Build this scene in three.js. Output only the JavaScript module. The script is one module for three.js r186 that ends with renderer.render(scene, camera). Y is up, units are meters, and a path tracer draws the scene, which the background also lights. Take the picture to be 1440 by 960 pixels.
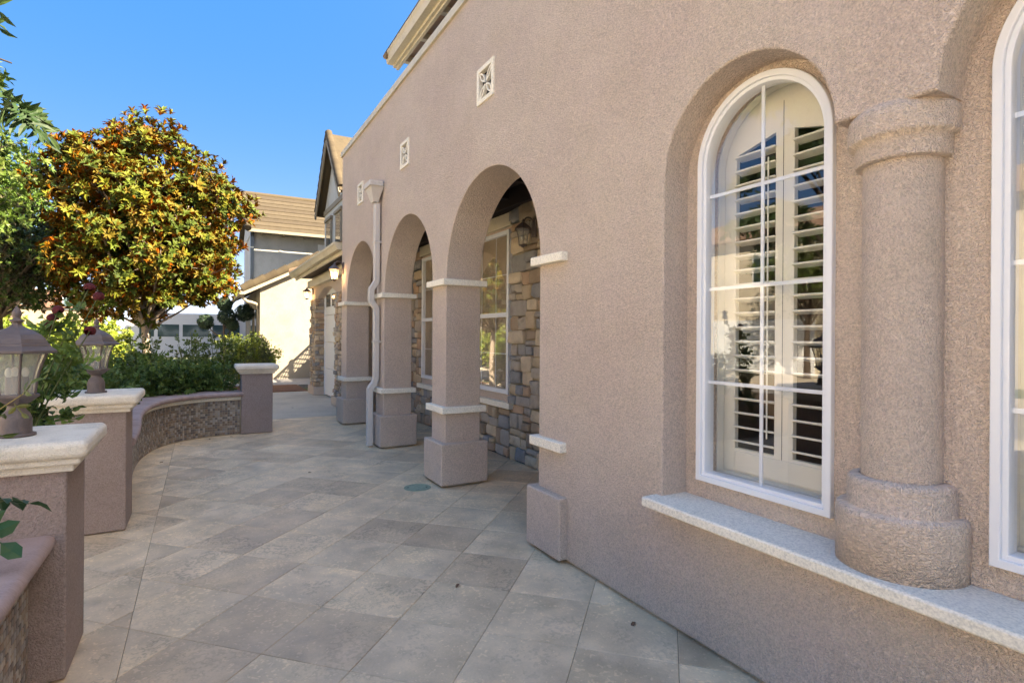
import * as THREE from 'three';
import { RoundedBoxGeometry } from 'three/addons/geometries/RoundedBoxGeometry.js';
import { mergeGeometries, mergeVertices } from 'three/addons/utils/BufferGeometryUtils.js';

// ---------- camera, sky, sun, exposure ----------
const scene = new THREE.Scene();
const camera = new THREE.PerspectiveCamera(2 * Math.atan(480 / 775) * 180 / Math.PI, 1.5, 0.05, 2000);
camera.position.set(-2.116, 1.5, 0);
camera.rotation.order = 'YXZ';
camera.rotation.set(0, -0.5131, 0.0069);
camera.setViewOffset(1440, 960, 0, 7, 1440, 960);

const SUN = new THREE.Vector3(0.58, 0.61, 0.54).normalize();
{
  const W = 512, H = 256, d = new Float32Array(W * H * 4);
  for (let r = 0; r < H; r++) for (let c = 0; c < W; c++) {
    const up = ((r + 0.5) / H - 0.5) * Math.PI, az = ((c + 0.5) / W - 0.5) * 2 * Math.PI;
    const y = Math.sin(up), x = Math.cos(az) * Math.cos(up), z = Math.sin(az) * Math.cos(up);
    const e = Math.max(0, y), t = Math.exp(-e * 3.4), hz = Math.exp(-e * 13);
    const cs = x * SUN.x + y * SUN.y + z * SUN.z;
    const glow = 0.35 * Math.pow(Math.max(0, cs * 0.5 + 0.5), 6) + 1.0 * Math.pow(Math.max(0, cs), 22);
    const zen = [0.0072, 0.054, 0.160], mid = [0.056, 0.071, 0.056], hor = [0.32, 0.27, 0.19], gl = [1.0, 0.9, 0.74];
    for (let k = 0; k < 3; k++) {
      let v = zen[k] + mid[k] * t + hor[k] * hz + glow * gl[k];
      if (y < 0) v *= 0.55;
      d[(r * W + c) * 4 + k] = v;
    }
    d[(r * W + c) * 4 + 3] = 1;
  }
  const tex = new THREE.DataTexture(d, W, H, THREE.RGBAFormat, THREE.FloatType);
  tex.mapping = THREE.EquirectangularReflectionMapping;
  tex.magFilter = tex.minFilter = THREE.LinearFilter;
  tex.needsUpdate = true;
  scene.background = tex;
  scene.environment = tex;
}
const sun = new THREE.DirectionalLight(new THREE.Color(1, 0.85, 0.64), 5);
sun.position.copy(SUN).multiplyScalar(80);
sun.target.position.set(-3, 0, -12);
sun.castShadow = true;
sun.shadow.mapSize.set(4096, 4096);
Object.assign(sun.shadow.camera, { left: -50, right: 50, top: 50, bottom: -50, near: 1, far: 220 });
scene.add(sun, sun.target);

const renderer = new THREE.WebGLRenderer({ antialias: true });
renderer.setSize(1024, 682);
renderer.toneMapping = THREE.LinearToneMapping;
renderer.toneMappingExposure = 6.1;
renderer.shadowMap.enabled = true;

// ---------- helpers ----------
const rngOf = (s) => () => { s |= 0; s = s + 0x6D2B79F5 | 0; let t = Math.imul(s ^ s >>> 15, 1 | s); t = t + Math.imul(t ^ t >>> 7, 61 | t) ^ t; return ((t ^ t >>> 14) >>> 0) / 4294967296; };
const V3 = (x, y, z) => new THREE.Vector3(x, y, z);
const lerp = THREE.MathUtils.lerp, clamp = THREE.MathUtils.clamp, sstep = THREE.MathUtils.smoothstep;
const counts = {};
function numbered(n) { counts[n] = (counts[n] ?? -1) + 1; return counts[n] ? n + '_' + String(counts[n]).padStart(3, '0') : n; }
function group(name, parent = scene) { const g = new THREE.Group(); g.name = parent === scene ? numbered(name) : name; parent.add(g); return g; }
function tag(o, label, category, grp) { o.userData.label = label; o.userData.category = category; if (grp) o.userData.group = grp; return o; }
function structure(o) { o.userData.kind = 'structure'; return o; }
function add(name, geo, mat, parent = scene) {
  const m = new THREE.Mesh(geo, mat); m.name = parent === scene ? numbered(name) : name;
  m.castShadow = m.receiveShadow = true; parent.add(m); return m;
}
// uv in metres from the dominant axis of each face
function metric(geo, ou = 0, ov = 0) {
  const g = geo.index ? geo.toNonIndexed() : geo, p = g.attributes.position, uv = new Float32Array(p.count * 2);
  const a = V3(), b = V3(), c = V3(), n = V3();
  for (let i = 0; i < p.count; i += 3) {
    a.fromBufferAttribute(p, i); b.fromBufferAttribute(p, i + 1); c.fromBufferAttribute(p, i + 2);
    n.copy(b).sub(a).cross(c.clone().sub(a));
    const x = Math.abs(n.x), y = Math.abs(n.y), z = Math.abs(n.z);
    [a, b, c].forEach((q, k) => {
      const s = x >= y && x >= z ? [q.z, q.y] : y >= z ? [q.x, q.z] : [q.x, q.y];
      uv[(i + k) * 2] = s[0] + ou; uv[(i + k) * 2 + 1] = s[1] + ov;
    });
  }
  g.setAttribute('uv', new THREE.BufferAttribute(uv, 2));
  return g;
}
function box(x0, x1, y0, y1, z0, z1, r = 0, seg = 2) {
  const w = x1 - x0, h = y1 - y0, d = z1 - z0;
  const g = r ? new RoundedBoxGeometry(w, h, d, seg, Math.min(r, w / 2.01, h / 2.01, d / 2.01)) : new THREE.BoxGeometry(w, h, d);
  g.translate((x0 + x1) / 2, (y0 + y1) / 2, (z0 + z1) / 2);
  return metric(g);
}
// shape in (s = -z, y), pushed from x0 to x0 + depth
function facadeGeo(shape, x0, depth, bevel = 0, seg = 40) {
  const g = new THREE.ExtrudeGeometry(shape, { depth: depth - 2 * bevel, bevelEnabled: bevel > 0, bevelThickness: bevel, bevelSize: bevel, bevelOffset: -bevel, bevelSegments: 3, curveSegments: seg });
  g.translate(0, 0, bevel); g.rotateY(Math.PI / 2); g.translate(x0, 0, 0);
  return metric(g);
}
// profile in (a, y) swept along a straight line
function sweep(profile, p0, dir, side, length) {
  const sh = new THREE.Shape(profile.map(([a, b]) => new THREE.Vector2(a, b)));
  const g = new THREE.ExtrudeGeometry(sh, { depth: length, bevelEnabled: false });
  const m = new THREE.Matrix4().makeBasis(side, V3(0, 1, 0), dir).setPosition(p0);
  if (m.determinant() < 0) { g.applyMatrix4(m); const gi = g.index ? g.toNonIndexed() : g; const p = gi.attributes.position.array; for (let i = 0; i < p.length; i += 9) for (let k = 0; k < 3; k++) { const t = p[i + 3 + k]; p[i + 3 + k] = p[i + 6 + k]; p[i + 6 + k] = t; } gi.computeVertexNormals(); return metric(gi); }
  g.applyMatrix4(m); return metric(g);
}
const flat = (g) => { const q = g.index ? g.toNonIndexed() : g; q.computeVertexNormals(); return q; };
const tube = (pts, r, seg = 12, rad = 6) => new THREE.TubeGeometry(new THREE.CatmullRomCurve3(pts), seg, r, rad, false);
function taper(pts, r0, r1, seg = 10, rad = 7) {
  const cv = new THREE.CatmullRomCurve3(pts), g = new THREE.TubeGeometry(cv, seg, 1, rad, false), p = g.attributes.position;
  for (let i = 0; i <= seg; i++) {
    const c = cv.getPointAt(i / seg), r = lerp(r0, r1, i / seg);
    for (let k = 0; k <= rad; k++) { const q = i * (rad + 1) + k; p.setXYZ(q, c.x + (p.getX(q) - c.x) * r, c.y + (p.getY(q) - c.y) * r, c.z + (p.getZ(q) - c.z) * r); }
  }
  g.computeVertexNormals(); return g;
}

// ---------- textures ----------
function valueNoise(N, cells, seed) {
  const r = rngOf(seed), L = new Float32Array(cells * cells); for (let i = 0; i < L.length; i++) L[i] = r();
  const out = new Float32Array(N * N), k = cells / N, ix = new Int32Array(N), ix1 = new Int32Array(N), fx = new Float32Array(N);
  for (let i = 0; i < N; i++) { const u = i * k, f = Math.floor(u), t = u - f; ix[i] = f % cells; ix1[i] = (f + 1) % cells; fx[i] = t * t * (3 - 2 * t); }
  for (let y = 0; y < N; y++) { const a = ix[y] * cells, b = ix1[y] * cells, ty = fx[y]; for (let x = 0; x < N; x++) { const t = fx[x]; out[y * N + x] = (L[a + ix[x]] * (1 - t) + L[a + ix1[x]] * t) * (1 - ty) + (L[b + ix[x]] * (1 - t) + L[b + ix1[x]] * t) * ty; } }
  return out;
}
function fbm(N, cells, oct, seed, gain = 0.5) {
  const out = new Float32Array(N * N); let a = 1, sum = 0;
  for (let o = 0; o < oct; o++) { const n = valueNoise(N, cells << o, seed + o * 17); for (let i = 0; i < out.length; i++) out[i] += n[i] * a; sum += a; a *= gain; }
  for (let i = 0; i < out.length; i++) out[i] /= sum;
  return out;
}
const toS = (l) => { l = clamp(l, 0, 1); return 255 * (l <= 0.0031308 ? l * 12.92 : 1.055 * Math.pow(l, 1 / 2.4) - 0.055); };
function texOf(N, metres, fn, srgb) {
  const d = new Uint8Array(N * N * 4);
  for (let i = 0; i < N * N; i++) { const v = fn(i, i % N, (i / N) | 0); for (let k = 0; k < 3; k++) d[i * 4 + k] = srgb ? toS(v[k]) : clamp(v * 255, 0, 255); d[i * 4 + 3] = 255; }
  const t = new THREE.DataTexture(d, N, N); t.wrapS = t.wrapT = THREE.RepeatWrapping; t.magFilter = THREE.LinearFilter; t.minFilter = THREE.LinearMipmapLinearFilter; t.generateMipmaps = true;
  if (srgb) t.colorSpace = THREE.SRGBColorSpace;
  t.repeat.set(1 / metres, 1 / metres); t.needsUpdate = true; return t;
}
const lin = (r, g, b) => new THREE.Color().setRGB(r, g, b);
const M = (o) => new THREE.MeshStandardMaterial({ roughness: 0.9, metalness: 0, ...o });
const P = (o) => new THREE.MeshPhysicalMaterial({ roughness: 0.9, metalness: 0, ...o });

// stucco: sand-float grain, with the shade of its pits partly painted into the tint
const T = {};
{
  const N = 1024, a = fbm(N, 150, 2, 3, 0.6), b = valueNoise(N, 90, 9), c = valueNoise(N, 512, 21);
  T.stuccoBump = texOf(N, 0.62, (i) => { const v = a[i] * 0.8 + b[i] * 0.35 + c[i] * 0.12 - 0.12; return sstep(v, 0.28, 0.78); });
  const K = 2048, d = fbm(K, 5, 5, 31, 0.55), e = fbm(K, 400, 2, 41, 0.7), s = fbm(K, 14, 4, 55, 0.6), sp = valueNoise(K, 700, 43);
  T.stuccoTint = texOf(K, 2.6, (i) => { const v = 0.90 + (d[i] - 0.5) * 0.14 + (e[i] - 0.5) * 0.52 + (s[i] - 0.5) * 0.09 - sstep(sp[i] * 0.6 + e[i] * 0.4, 0.68, 0.8) * 0.16; return [v, v * (0.995 + (d[i] - 0.5) * 0.05), v * (0.985 + (s[i] - 0.5) * 0.06)]; }, true);
  T.creamBump = T.stuccoBump.clone(); T.creamBump.repeat.set(1 / 0.55, 1 / 0.55); T.creamBump.needsUpdate = true;
  const g1 = fbm(512, 8, 6, 61, 0.62), g2 = valueNoise(512, 256, 65);
  T.rough = texOf(512, 0.6, (i) => g1[i] * 0.8 + g2[i] * 0.2);
  T.mottle = texOf(512, 0.9, (i) => { const v = 0.62 + g1[i] * 0.62 + (g2[i] - 0.5) * 0.22; return [v, v * 0.99, v * 0.97]; }, true);
  T.coarse = texOf(512, 4, (i) => { const v = 0.7 + g1[i] * 0.5 + (g2[i] - 0.5) * 0.2; return [v, v, v * 0.98]; }, true);
}
// travertine: clouds, bands, pits and pale scuffs
T.trav = [0, 1, 2].map((q) => {
  const N = 1024, w1 = fbm(N, 4, 4, 100 + q * 50), w2 = fbm(N, 5, 5, 110 + q * 50, 0.6), cl = fbm(N, 7, 6, 120 + q * 50, 0.62), sp = valueNoise(N, 256, 130 + q * 50), sp2 = fbm(N, 90, 2, 140 + q * 50), pk = fbm(N, 6, 3, 150 + q * 50);
  const map = texOf(N, 1.4, (i, x, y) => {
    const band = 0.5 + 0.5 * Math.sin((y / N) * 6.2832 * 5 + w1[i] * 9 + w2[i] * 6);
    let v = 0.59 + (cl[i] - 0.5) * 0.46 + (band - 0.5) * 0.05 + (sp[i] - 0.5) * 0.055;
    const worn = sstep(pk[i] * 0.6 + cl[i] * 0.4, 0.50, 0.62) * (q === 1 ? 1 : 0.55);
    v -= worn * sstep(sp2[i], 0.42, 0.66) * 0.17;
    v += sstep(sp2[i] + (w2[i] - 0.5) * 0.5, 0.68, 0.80) * 0.13;
    const warm = (w2[i] - 0.5) * 0.10;
    return [v * (1.19 + warm), v * (0.915 + warm * 0.45), v * (0.58 - warm * 0.5)];
  }, true);
  const bump = texOf(N, 1.4, (i) => 0.55 + (cl[i] - 0.5) * 0.5 - sstep(sp2[i], 0.58, 0.72) * 0.35 + (sp[i] - 0.5) * 0.15);
  const rough = texOf(N, 1.4, (i) => clamp(0.62 + (cl[i] - 0.5) * 0.5 + (sp[i] - 0.5) * 0.12, 0.3, 1));
  return { map, bump, rough };
});

// ---------- materials ----------
const STUCCO = [0.84, 0.68, 0.55];
const mat = {
  stucco: M({ color: lin(...STUCCO), map: T.stuccoTint, bumpMap: T.stuccoBump, bumpScale: 0.007, roughness: 0.95 }),
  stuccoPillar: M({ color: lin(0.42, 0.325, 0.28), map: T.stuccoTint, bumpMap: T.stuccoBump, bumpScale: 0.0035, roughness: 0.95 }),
  capMauve: M({ color: lin(0.42, 0.31, 0.28), map: T.mottle, bumpMap: T.rough, bumpScale: 0.003, roughness: 0.8 }),
  cream: M({ color: lin(0.98, 0.90, 0.74), map: T.stuccoTint, roughness: 0.95 }),
  caststone: M({ color: lin(0.86, 0.77, 0.63), map: T.mottle, bumpMap: T.creamBump, bumpScale: 0.0022, roughness: 0.95 }),
  whitePaint: M({ color: lin(0.82, 0.83, 0.84), roughness: 0.35 }),
  shutter: M({ color: lin(0.80, 0.76, 0.64), roughness: 0.4 }),
  creamPaint: M({ color: lin(0.66, 0.58, 0.42), map: T.coarse, roughness: 0.55 }),
  tanPaint: M({ color: lin(0.42, 0.27, 0.16), roughness: 0.7 }),
  glass: P({ color: 0xffffff, transmission: 1, thickness: 0, ior: 1.95, roughness: 0.012 }),
  lampGlass: P({ color: lin(0.93, 0.92, 0.86), transmission: 0.8, thickness: 0, ior: 1.5, roughness: 0.25 }),
  bronze: M({ color: lin(0.16, 0.125, 0.115), map: T.mottle, metalness: 0.25, roughness: 0.6, bumpMap: T.rough, bumpScale: 0.0012 }),
  dark: M({ color: lin(0.02, 0.018, 0.016), roughness: 0.8 }),
  darkWood: M({ color: lin(0.06, 0.04, 0.03), map: T.mottle, roughness: 0.8 }),
  room: M({ color: lin(0.22, 0.16, 0.11), roughness: 0.9 }),
  metalPaint: M({ color: lin(0.66, 0.60, 0.54), map: T.coarse, roughness: 0.55 }),
  mortar: M({ color: lin(0.46, 0.38, 0.27), map: T.mottle, bumpMap: T.rough, bumpScale: 0.006, roughness: 1 }),
  grout: M({ color: lin(0.20, 0.175, 0.15), map: T.mottle, roughness: 1 }),
  concrete: M({ color: lin(0.64, 0.555, 0.43), map: T.coarse, bumpMap: T.rough, bumpScale: 0.002, roughness: 0.9 }),
  soil: M({ color: lin(0.10, 0.07, 0.045), map: T.mottle, bumpMap: T.rough, bumpScale: 0.02, roughness: 1 }),
  mulch: M({ color: lin(0.22, 0.10, 0.05), map: T.mottle, bumpMap: T.rough, bumpScale: 0.03, roughness: 1 }),
  asphalt: M({ color: lin(0.27, 0.255, 0.235), map: T.mottle, roughness: 0.95 }),
  bark: M({ color: lin(0.36, 0.29, 0.22), map: T.mottle, bumpMap: T.rough, bumpScale: 0.01, roughness: 1 }),
  barkDark: M({ color: lin(0.10, 0.075, 0.055), map: T.mottle, bumpMap: T.rough, bumpScale: 0.012, roughness: 1 }),
  stem: M({ color: lin(0.10, 0.12, 0.04), roughness: 0.8 }),
};
mat.trav = [];
for (let q = 0; q < 3; q++) for (const [a, b, c] of [[1, 1, 1], [0.86, 0.84, 0.835], [1.05, 1.04, 1.03]]) mat.trav.push(M({ color: lin(a, b, c), map: T.trav[q].map, bumpMap: T.trav[q].bump, bumpScale: 0.0022, roughnessMap: T.trav[q].rough, roughness: 0.85 }));
mat.stones = [[0.42, 0.33, 0.22], [0.31, 0.275, 0.235], [0.25, 0.24, 0.23], [0.30, 0.225, 0.155], [0.39, 0.27, 0.18], [0.50, 0.41, 0.29], [0.37, 0.315, 0.25]].map((c) => M({ color: lin(...c.map((v) => v * 1.35)), map: T.mottle, bumpMap: T.rough, bumpScale: 0.014, roughness: 0.95 }));

// ---------- ground ----------
structure(add('ground', metric(new THREE.PlaneGeometry(900, 900).rotateX(-Math.PI / 2).translate(0, -0.12, 0)), M({ color: lin(0.12, 0.13, 0.05), map: T.coarse, roughness: 1 })));
structure(add('street', box(-14.2, -8.2, -0.14, -0.10, -220, 120), mat.asphalt));
structure(add('pavement', box(-8.2, -6.6, -0.14, 0.0, -220, 120), mat.concrete));
structure(add('pavement', box(-15.8, -14.2, -0.14, 0.0, -220, 120), mat.concrete));
structure(add('driveway', box(-4.2, 3, -0.12, -0.004, -15.6, -10.66), mat.concrete));
structure(add('driveway', box(-6.6, 9, -0.13, -0.02, -36, -17.9), mat.asphalt));
structure(add('mulch_bed', box(-3.4, 0.38, -0.1, 0.02, -17.6, -15.62, 0.02), mat.mulch));
{
  const lawnMat = M({ color: lin(0.10, 0.15, 0.03), map: T.mottle, bumpMap: T.rough, bumpScale: 0.04, roughness: 1 });
  structure(add('lawn', box(-6.58, -6.52, -0.12, 0.015, -17, 40), lawnMat));
  structure(add('driveway', box(-6.56, -3.95, -0.12, 0.0, -5.3, 16), mat.concrete));  // unseen pale concrete, added to bounce sun onto the shaded front
  for (const [z0, z1] of [[-60, -46], [-40.5, -31], [-25.5, -16], [-10.5, -1], [4.5, 14]]) structure(add('lawn', box(-19, -15.82, -0.12, 0.015, z0, z1), lawnMat));
  for (const z of [-46, -31, -16, -1, 14]) structure(add('driveway', box(-19.2, -15.82, -0.12, 0.01, z + 0.02, z + 5.48), mat.concrete));
}

// ---------- patio of travertine tiles ----------
{
  const patio = structure(group('patio'));
  const base = add('grout_bed', box(-5.6, 1.25, -0.1, -0.005, -10.64, 3), mat.grout, patio);
  const s = 0.473, p0 = 0.685, q0 = 2.375, r = rngOf(77), h = Math.SQRT1_2;
  const clip = (poly, ax, lim, sg) => {
    const out = [];
    for (let i = 0; i < poly.length; i++) {
      const a = poly[i], b = poly[(i + 1) % poly.length], da = (a[ax] - lim) * sg, db = (b[ax] - lim) * sg;
      if (da >= 0) out.push(a);
      if (da * db < 0) { const t = da / (da - db); out.push([a[0] + (b[0] - a[0]) * t, a[1] + (b[1] - a[1]) * t]); }
    }
    return out;
  };
  const inset = (poly, d) => { // convex, counter-clockwise or clockwise alike
    const n = poly.length, c = [0, 0]; poly.forEach((p) => { c[0] += p[0] / n; c[1] += p[1] / n; });
    const ln = poly.map((a, i) => { const b = poly[(i + 1) % n]; let nx = b[1] - a[1], ny = a[0] - b[0]; const l = Math.hypot(nx, ny) || 1e-9; nx /= l; ny /= l; if (nx * (c[0] - a[0]) + ny * (c[1] - a[1]) < 0) { nx = -nx; ny = -ny; } return [nx, ny, nx * a[0] + ny * a[1] + d]; });
    return ln.map((L, i) => { const K = ln[(i + n - 1) % n], det = K[0] * L[1] - K[1] * L[0]; if (Math.abs(det) < 1e-6) return poly[i]; return [(K[2] * L[1] - K[1] * L[2]) / det, (K[0] * L[2] - K[2] * L[0]) / det]; });
  };
  const area = (p) => Math.abs(p.reduce((t, a, i) => { const b = p[(i + 1) % p.length]; return t + a[0] * b[1] - b[0] * a[1]; }, 0)) / 2;
  const regions = [[-2.43, 1.2, -10.62, 2.4], [-4.4, -2.43, -5.6, -2.6], [-2.95, -2.43, -9.6, -5.6], [-2.75, -2.43, -2.6, 1]];
  for (const [x0, x1, z0, z1] of regions) for (let i = -14; i < 40; i++) for (let j = -20; j < 34; j++) {
    // p = (zz + x)h, q = (zz - x)h, zz = -z
    const cs = [[i, j], [i + 1, j], [i + 1, j + 1], [i, j + 1]].map(([a, b]) => { const p = p0 + a * s, q = q0 + b * s; return [(p - q) * h, -(p + q) * h]; });
    let poly = clip(clip(clip(clip(cs, 0, x0, 1), 0, x1, -1), 1, z0, 1), 1, z1, -1);
    if (poly.length < 3 || area(poly) < 0.0005) continue;
    const cx = poly.reduce((t, a) => t + a[0], 0) / poly.length, cz = poly.reduce((t, a) => t + a[1], 0) / poly.length;
    if (cx > 0.45 && cz > -3.0) continue;
    poly = poly.filter((a, k) => Math.hypot(a[0] - poly[(k + 1) % poly.length][0], a[1] - poly[(k + 1) % poly.length][1]) > 0.004);
    if (poly.length < 3) continue;
    const outer = inset(poly, 0.0012), top = inset(poly, 0.0042), dy = (r() - 0.5) * 0.0012;
    const pos = [], uv = [], ang = Math.floor(r() * 4) * Math.PI / 2 + Math.PI / 4, ou = r() * 5, ov = r() * 5, ca = Math.cos(ang), sa = Math.sin(ang);
    const ccw = poly.reduce((t, a, k) => { const b = poly[(k + 1) % poly.length]; return t + a[0] * b[1] - b[0] * a[1]; }, 0) > 0;
    const push = (a, y) => { pos.push(a[0], y + dy, a[1]); uv.push(a[0] * ca - a[1] * sa + ou, a[0] * sa + a[1] * ca + ov); };
    const tri = (a, ya, b, yb, c, yc) => { if (ccw) { push(a, ya); push(c, yc); push(b, yb); } else { push(a, ya); push(b, yb); push(c, yc); } };
    for (let k = 1; k + 1 < top.length; k++) tri(top[0], 0, top[k], 0, top[k + 1], 0);
    for (let k = 0; k < top.length; k++) { const l = (k + 1) % top.length; tri(top[k], 0, outer[k], -0.0022, outer[l], -0.0022); tri(top[k], 0, outer[l], -0.0022, top[l], 0); tri(outer[k], -0.0022, outer[k], -0.02, outer[l], -0.02); tri(outer[k], -0.0022, outer[l], -0.02, outer[l], -0.0022); }
    const g = new THREE.BufferGeometry(); g.setAttribute('position', new THREE.Float32BufferAttribute(pos, 3)); g.setAttribute('uv', new THREE.Float32BufferAttribute(uv, 2)); g.computeVertexNormals();
    add('paving_tile', g, mat.trav[Math.floor(r() * mat.trav.length)], patio);
  }
}
{ // irrigation cover
  const d = tag(group('drain_cover'), 'round green plastic access cover set flush in the patio tiles', 'drain cover');
  d.position.set(-0.25, 0, -5.2);
  const g = M({ color: lin(0.30, 0.36, 0.25), map: T.mottle, bumpMap: T.rough, bumpScale: 0.002, roughness: 0.7 });
  add('rim', new THREE.LatheGeometry([[0.118, 0.001], [0.121, 0.005], [0.13, 0.005], [0.133, 0.001]].map((p) => new THREE.Vector2(...p)), 36), g, d);
  add('lid', new THREE.CylinderGeometry(0.117, 0.117, 0.006, 36).translate(0, 0.001, 0), g, d);
  for (const a of [0.4, 3.5]) add('screw', new THREE.CylinderGeometry(0.009, 0.009, 0.004, 10).translate(Math.cos(a) * 0.09, 0.004, Math.sin(a) * 0.09), mat.dark, d);
}

// ---------- the house ----------
const house = tag(group('stucco_house'), 'mauve stucco house with arched porch, stone wall and arched windows', 'house');
const D = 0.385, PW = 0.369, zA = -5.10, zB = -7.233, zC = -9.434, zJ = -3.355, ZEND = -9.803, TOPY = 4.6;
const APEX = 2.937;
{
  const s = new THREE.Shape();
  s.moveTo(-14, 0.02); s.lineTo(-zJ, 0.02);
  const arch = (a, b) => { const r = (b - a) / 2; s.lineTo(a, APEX - r); s.absarc((a + b) / 2, APEX - r, r, Math.PI, 0, true); s.lineTo(b, 0.02); };
  arch(-zJ, -zA); s.lineTo(-zA + PW, 0.02); arch(-zA + PW, -zB); s.lineTo(-zB + PW, 0.02); arch(-zB + PW, -zC);
  s.lineTo(-ZEND, 0.02); s.lineTo(-ZEND, TOPY); s.lineTo(-14, TOPY); s.lineTo(-14, 0.02);
  const rec = new THREE.Path();
  rec.moveTo(2.136, 0.64); rec.lineTo(2.136, 2.327); rec.absarc(1.689, 2.327, 0.447, 0, Math.PI, false); rec.lineTo(0.899, 2.327); rec.absarc(0.452, 2.327, 0.447, 0, Math.PI, false); rec.lineTo(0.005, 0.64); rec.lineTo(2.136, 0.64);
  s.holes.push(rec);
  for (const zc of [-4.24, -6.40, -8.52]) { const v = new THREE.Path(); v.moveTo(-zc - 0.15, 3.53); v.lineTo(-zc + 0.15, 3.53); v.lineTo(-zc + 0.15, 3.83); v.lineTo(-zc - 0.15, 3.83); v.lineTo(-zc - 0.15, 3.53); s.holes.push(v); }
  add('facade_wall', facadeGeo(s, 0, D, 0.011, 48), mat.stucco, house);
  // wall the windows sit in, behind the recess
  const b = new THREE.Shape([[-0.6, 0.4], [2.6, 0.4], [2.6, 3.0], [-0.6, 3.0]].map((p) => new THREE.Vector2(...p)));
  for (const c of [1.69, 0.452]) { const w = new THREE.Path(); w.moveTo(c - 0.35, 0.765); w.lineTo(c + 0.35, 0.765); w.lineTo(c + 0.35, 2.382); w.absarc(c, 2.382, 0.35, 0, Math.PI, false); w.lineTo(c - 0.35, 0.765); b.holes.push(w); }
  add('recess_wall', facadeGeo(b, 0.175, 0.24, 0.004, 48), mat.stucco, house);
  add('foundation', box(0.03, D - 0.02, -0.1, 0.06, zJ + 0.03, 14), mat.concrete, house);
  add('parapet_cap', sweep([[-0.028, 4.585], [-0.028, 4.665], [-0.02, 4.68], [0.42, 4.68], [0.42, 4.585]], V3(0, 0, ZEND - 0.025), V3(0, 0, 1), V3(1, 0, 0), 23.8), mat.creamPaint, house);
}
// pier plinths and bands
const p = 0.0635, pb = 0.0507;
for (const z of [zA, zB, zC]) {
  add('plinth', box(-p, D + p, 0.022, 0.434, z - PW - p, z + p, 0.014, 3), mat.stucco, house);
  add('lower_band', box(-pb, D + pb, 0.728, 0.794, z - PW - pb, z + pb, 0.008), mat.cream, house);
  add('upper_band', box(-pb, D + pb, 2.006, 2.0675, z - PW - pb, z + pb, 0.008), mat.cream, house);
  add('pier_foot', box(0.0, D, -0.05, 0.03, z - PW, z), mat.concrete, house);
}
add('plinth', box(-p, D + p, 0.022, 0.434, zJ - p, zJ + 0.359, 0.014, 3), mat.stucco, house);
add('lower_band', box(-pb, D + pb, 0.728, 0.794, zJ - pb, zJ + 0.345, 0.008), mat.cream, house);
add('upper_band', box(-pb, D + pb, 2.006, 2.0675, zJ - pb, zJ + 0.345, 0.008), mat.cream, house);
// sill under the arched windows
add('window_sill', box(-0.1, 0.18, 0.615, 0.667, -2.187, 0.08, 0.012, 3), mat.cream, house);
// round column between the windows
{
  const c = group('column', house); c.position.set(0.145, 0, -1.07);
  const L = (pts) => { const g = new THREE.LatheGeometry(pts.map((q) => new THREE.Vector2(...q)), 56); const uv = g.attributes.uv, ps = g.attributes.position; for (let i = 0; i < uv.count; i++) uv.setXY(i, uv.getX(i) * 2 * Math.PI * 0.16, ps.getY(i)); return g; };
  add('base', L([[0, 0.66], [0.208, 0.66], [0.209, 0.86], [0.205, 0.876], [0.196, 0.882], [0.172, 0.884], [0.172, 0.965], [0.168, 0.982], [0.158, 0.99], [0.13, 0.993]]), mat.stucco, c);
  add('shaft', L([[0.126, 0.98], [0.126, 2.15]]), mat.stucco, c);
  add('capital', L([[0.12, 2.142], [0.146, 2.142], [0.152, 2.15], [0.152, 2.215], [0.168, 2.222], [0.176, 2.23], [0.176, 2.30], [0.172, 2.318], [0.158, 2.335], [0.12, 2.36]]), mat.stucco, c);
}
// pierced vents
function petal(a, len, wid) {
  const s = new THREE.Shape(); s.moveTo(0.012, 0); s.quadraticCurveTo(len / 2, wid, len, 0); s.quadraticCurveTo(len / 2, -wid, 0.012, 0);
  const h = new THREE.Path(); h.moveTo(0.045, 0); h.quadraticCurveTo(len / 2, wid * 0.55, len - 0.032, 0); h.quadraticCurveTo(len / 2, -wid * 0.55, 0.045, 0); s.holes.push(h);
  const g = new THREE.ExtrudeGeometry(s, { depth: 0.03, bevelEnabled: false, curveSegments: 10 }); g.rotateZ(a); return g;
}
for (const zc of [-4.24, -6.40, -8.52]) {
  const v = group('vent', house); v.position.set(-0.012, 3.68, zc);
  const f = new THREE.Shape([[-0.155, -0.155], [0.155, -0.155], [0.155, 0.155], [-0.155, 0.155]].map((q) => new THREE.Vector2(...q))), h = new THREE.Path([[-0.122, -0.122], [0.122, -0.122], [0.122, 0.122], [-0.122, 0.122]].map((q) => new THREE.Vector2(...q)));
  f.holes.push(h);
  add('vent_frame', new THREE.ExtrudeGeometry(f, { depth: 0.04, bevelEnabled: true, bevelSize: 0.003, bevelThickness: 0.003, bevelSegments: 1 }).rotateY(Math.PI / 2), mat.cream, v);
  for (let k = 0; k < 4; k++) add('petal', petal(Math.PI / 4 + k * Math.PI / 2, 0.172, 0.058).rotateY(Math.PI / 2).translate(0.005, 0, 0), mat.cream, v);
  add('dark_backing', new THREE.BoxGeometry(0.01, 0.296, 0.296).translate(0.06, 0, 0), mat.dark, v);  // near-black solid sheet, its colour stands in for the shade inside the vent
}
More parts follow.
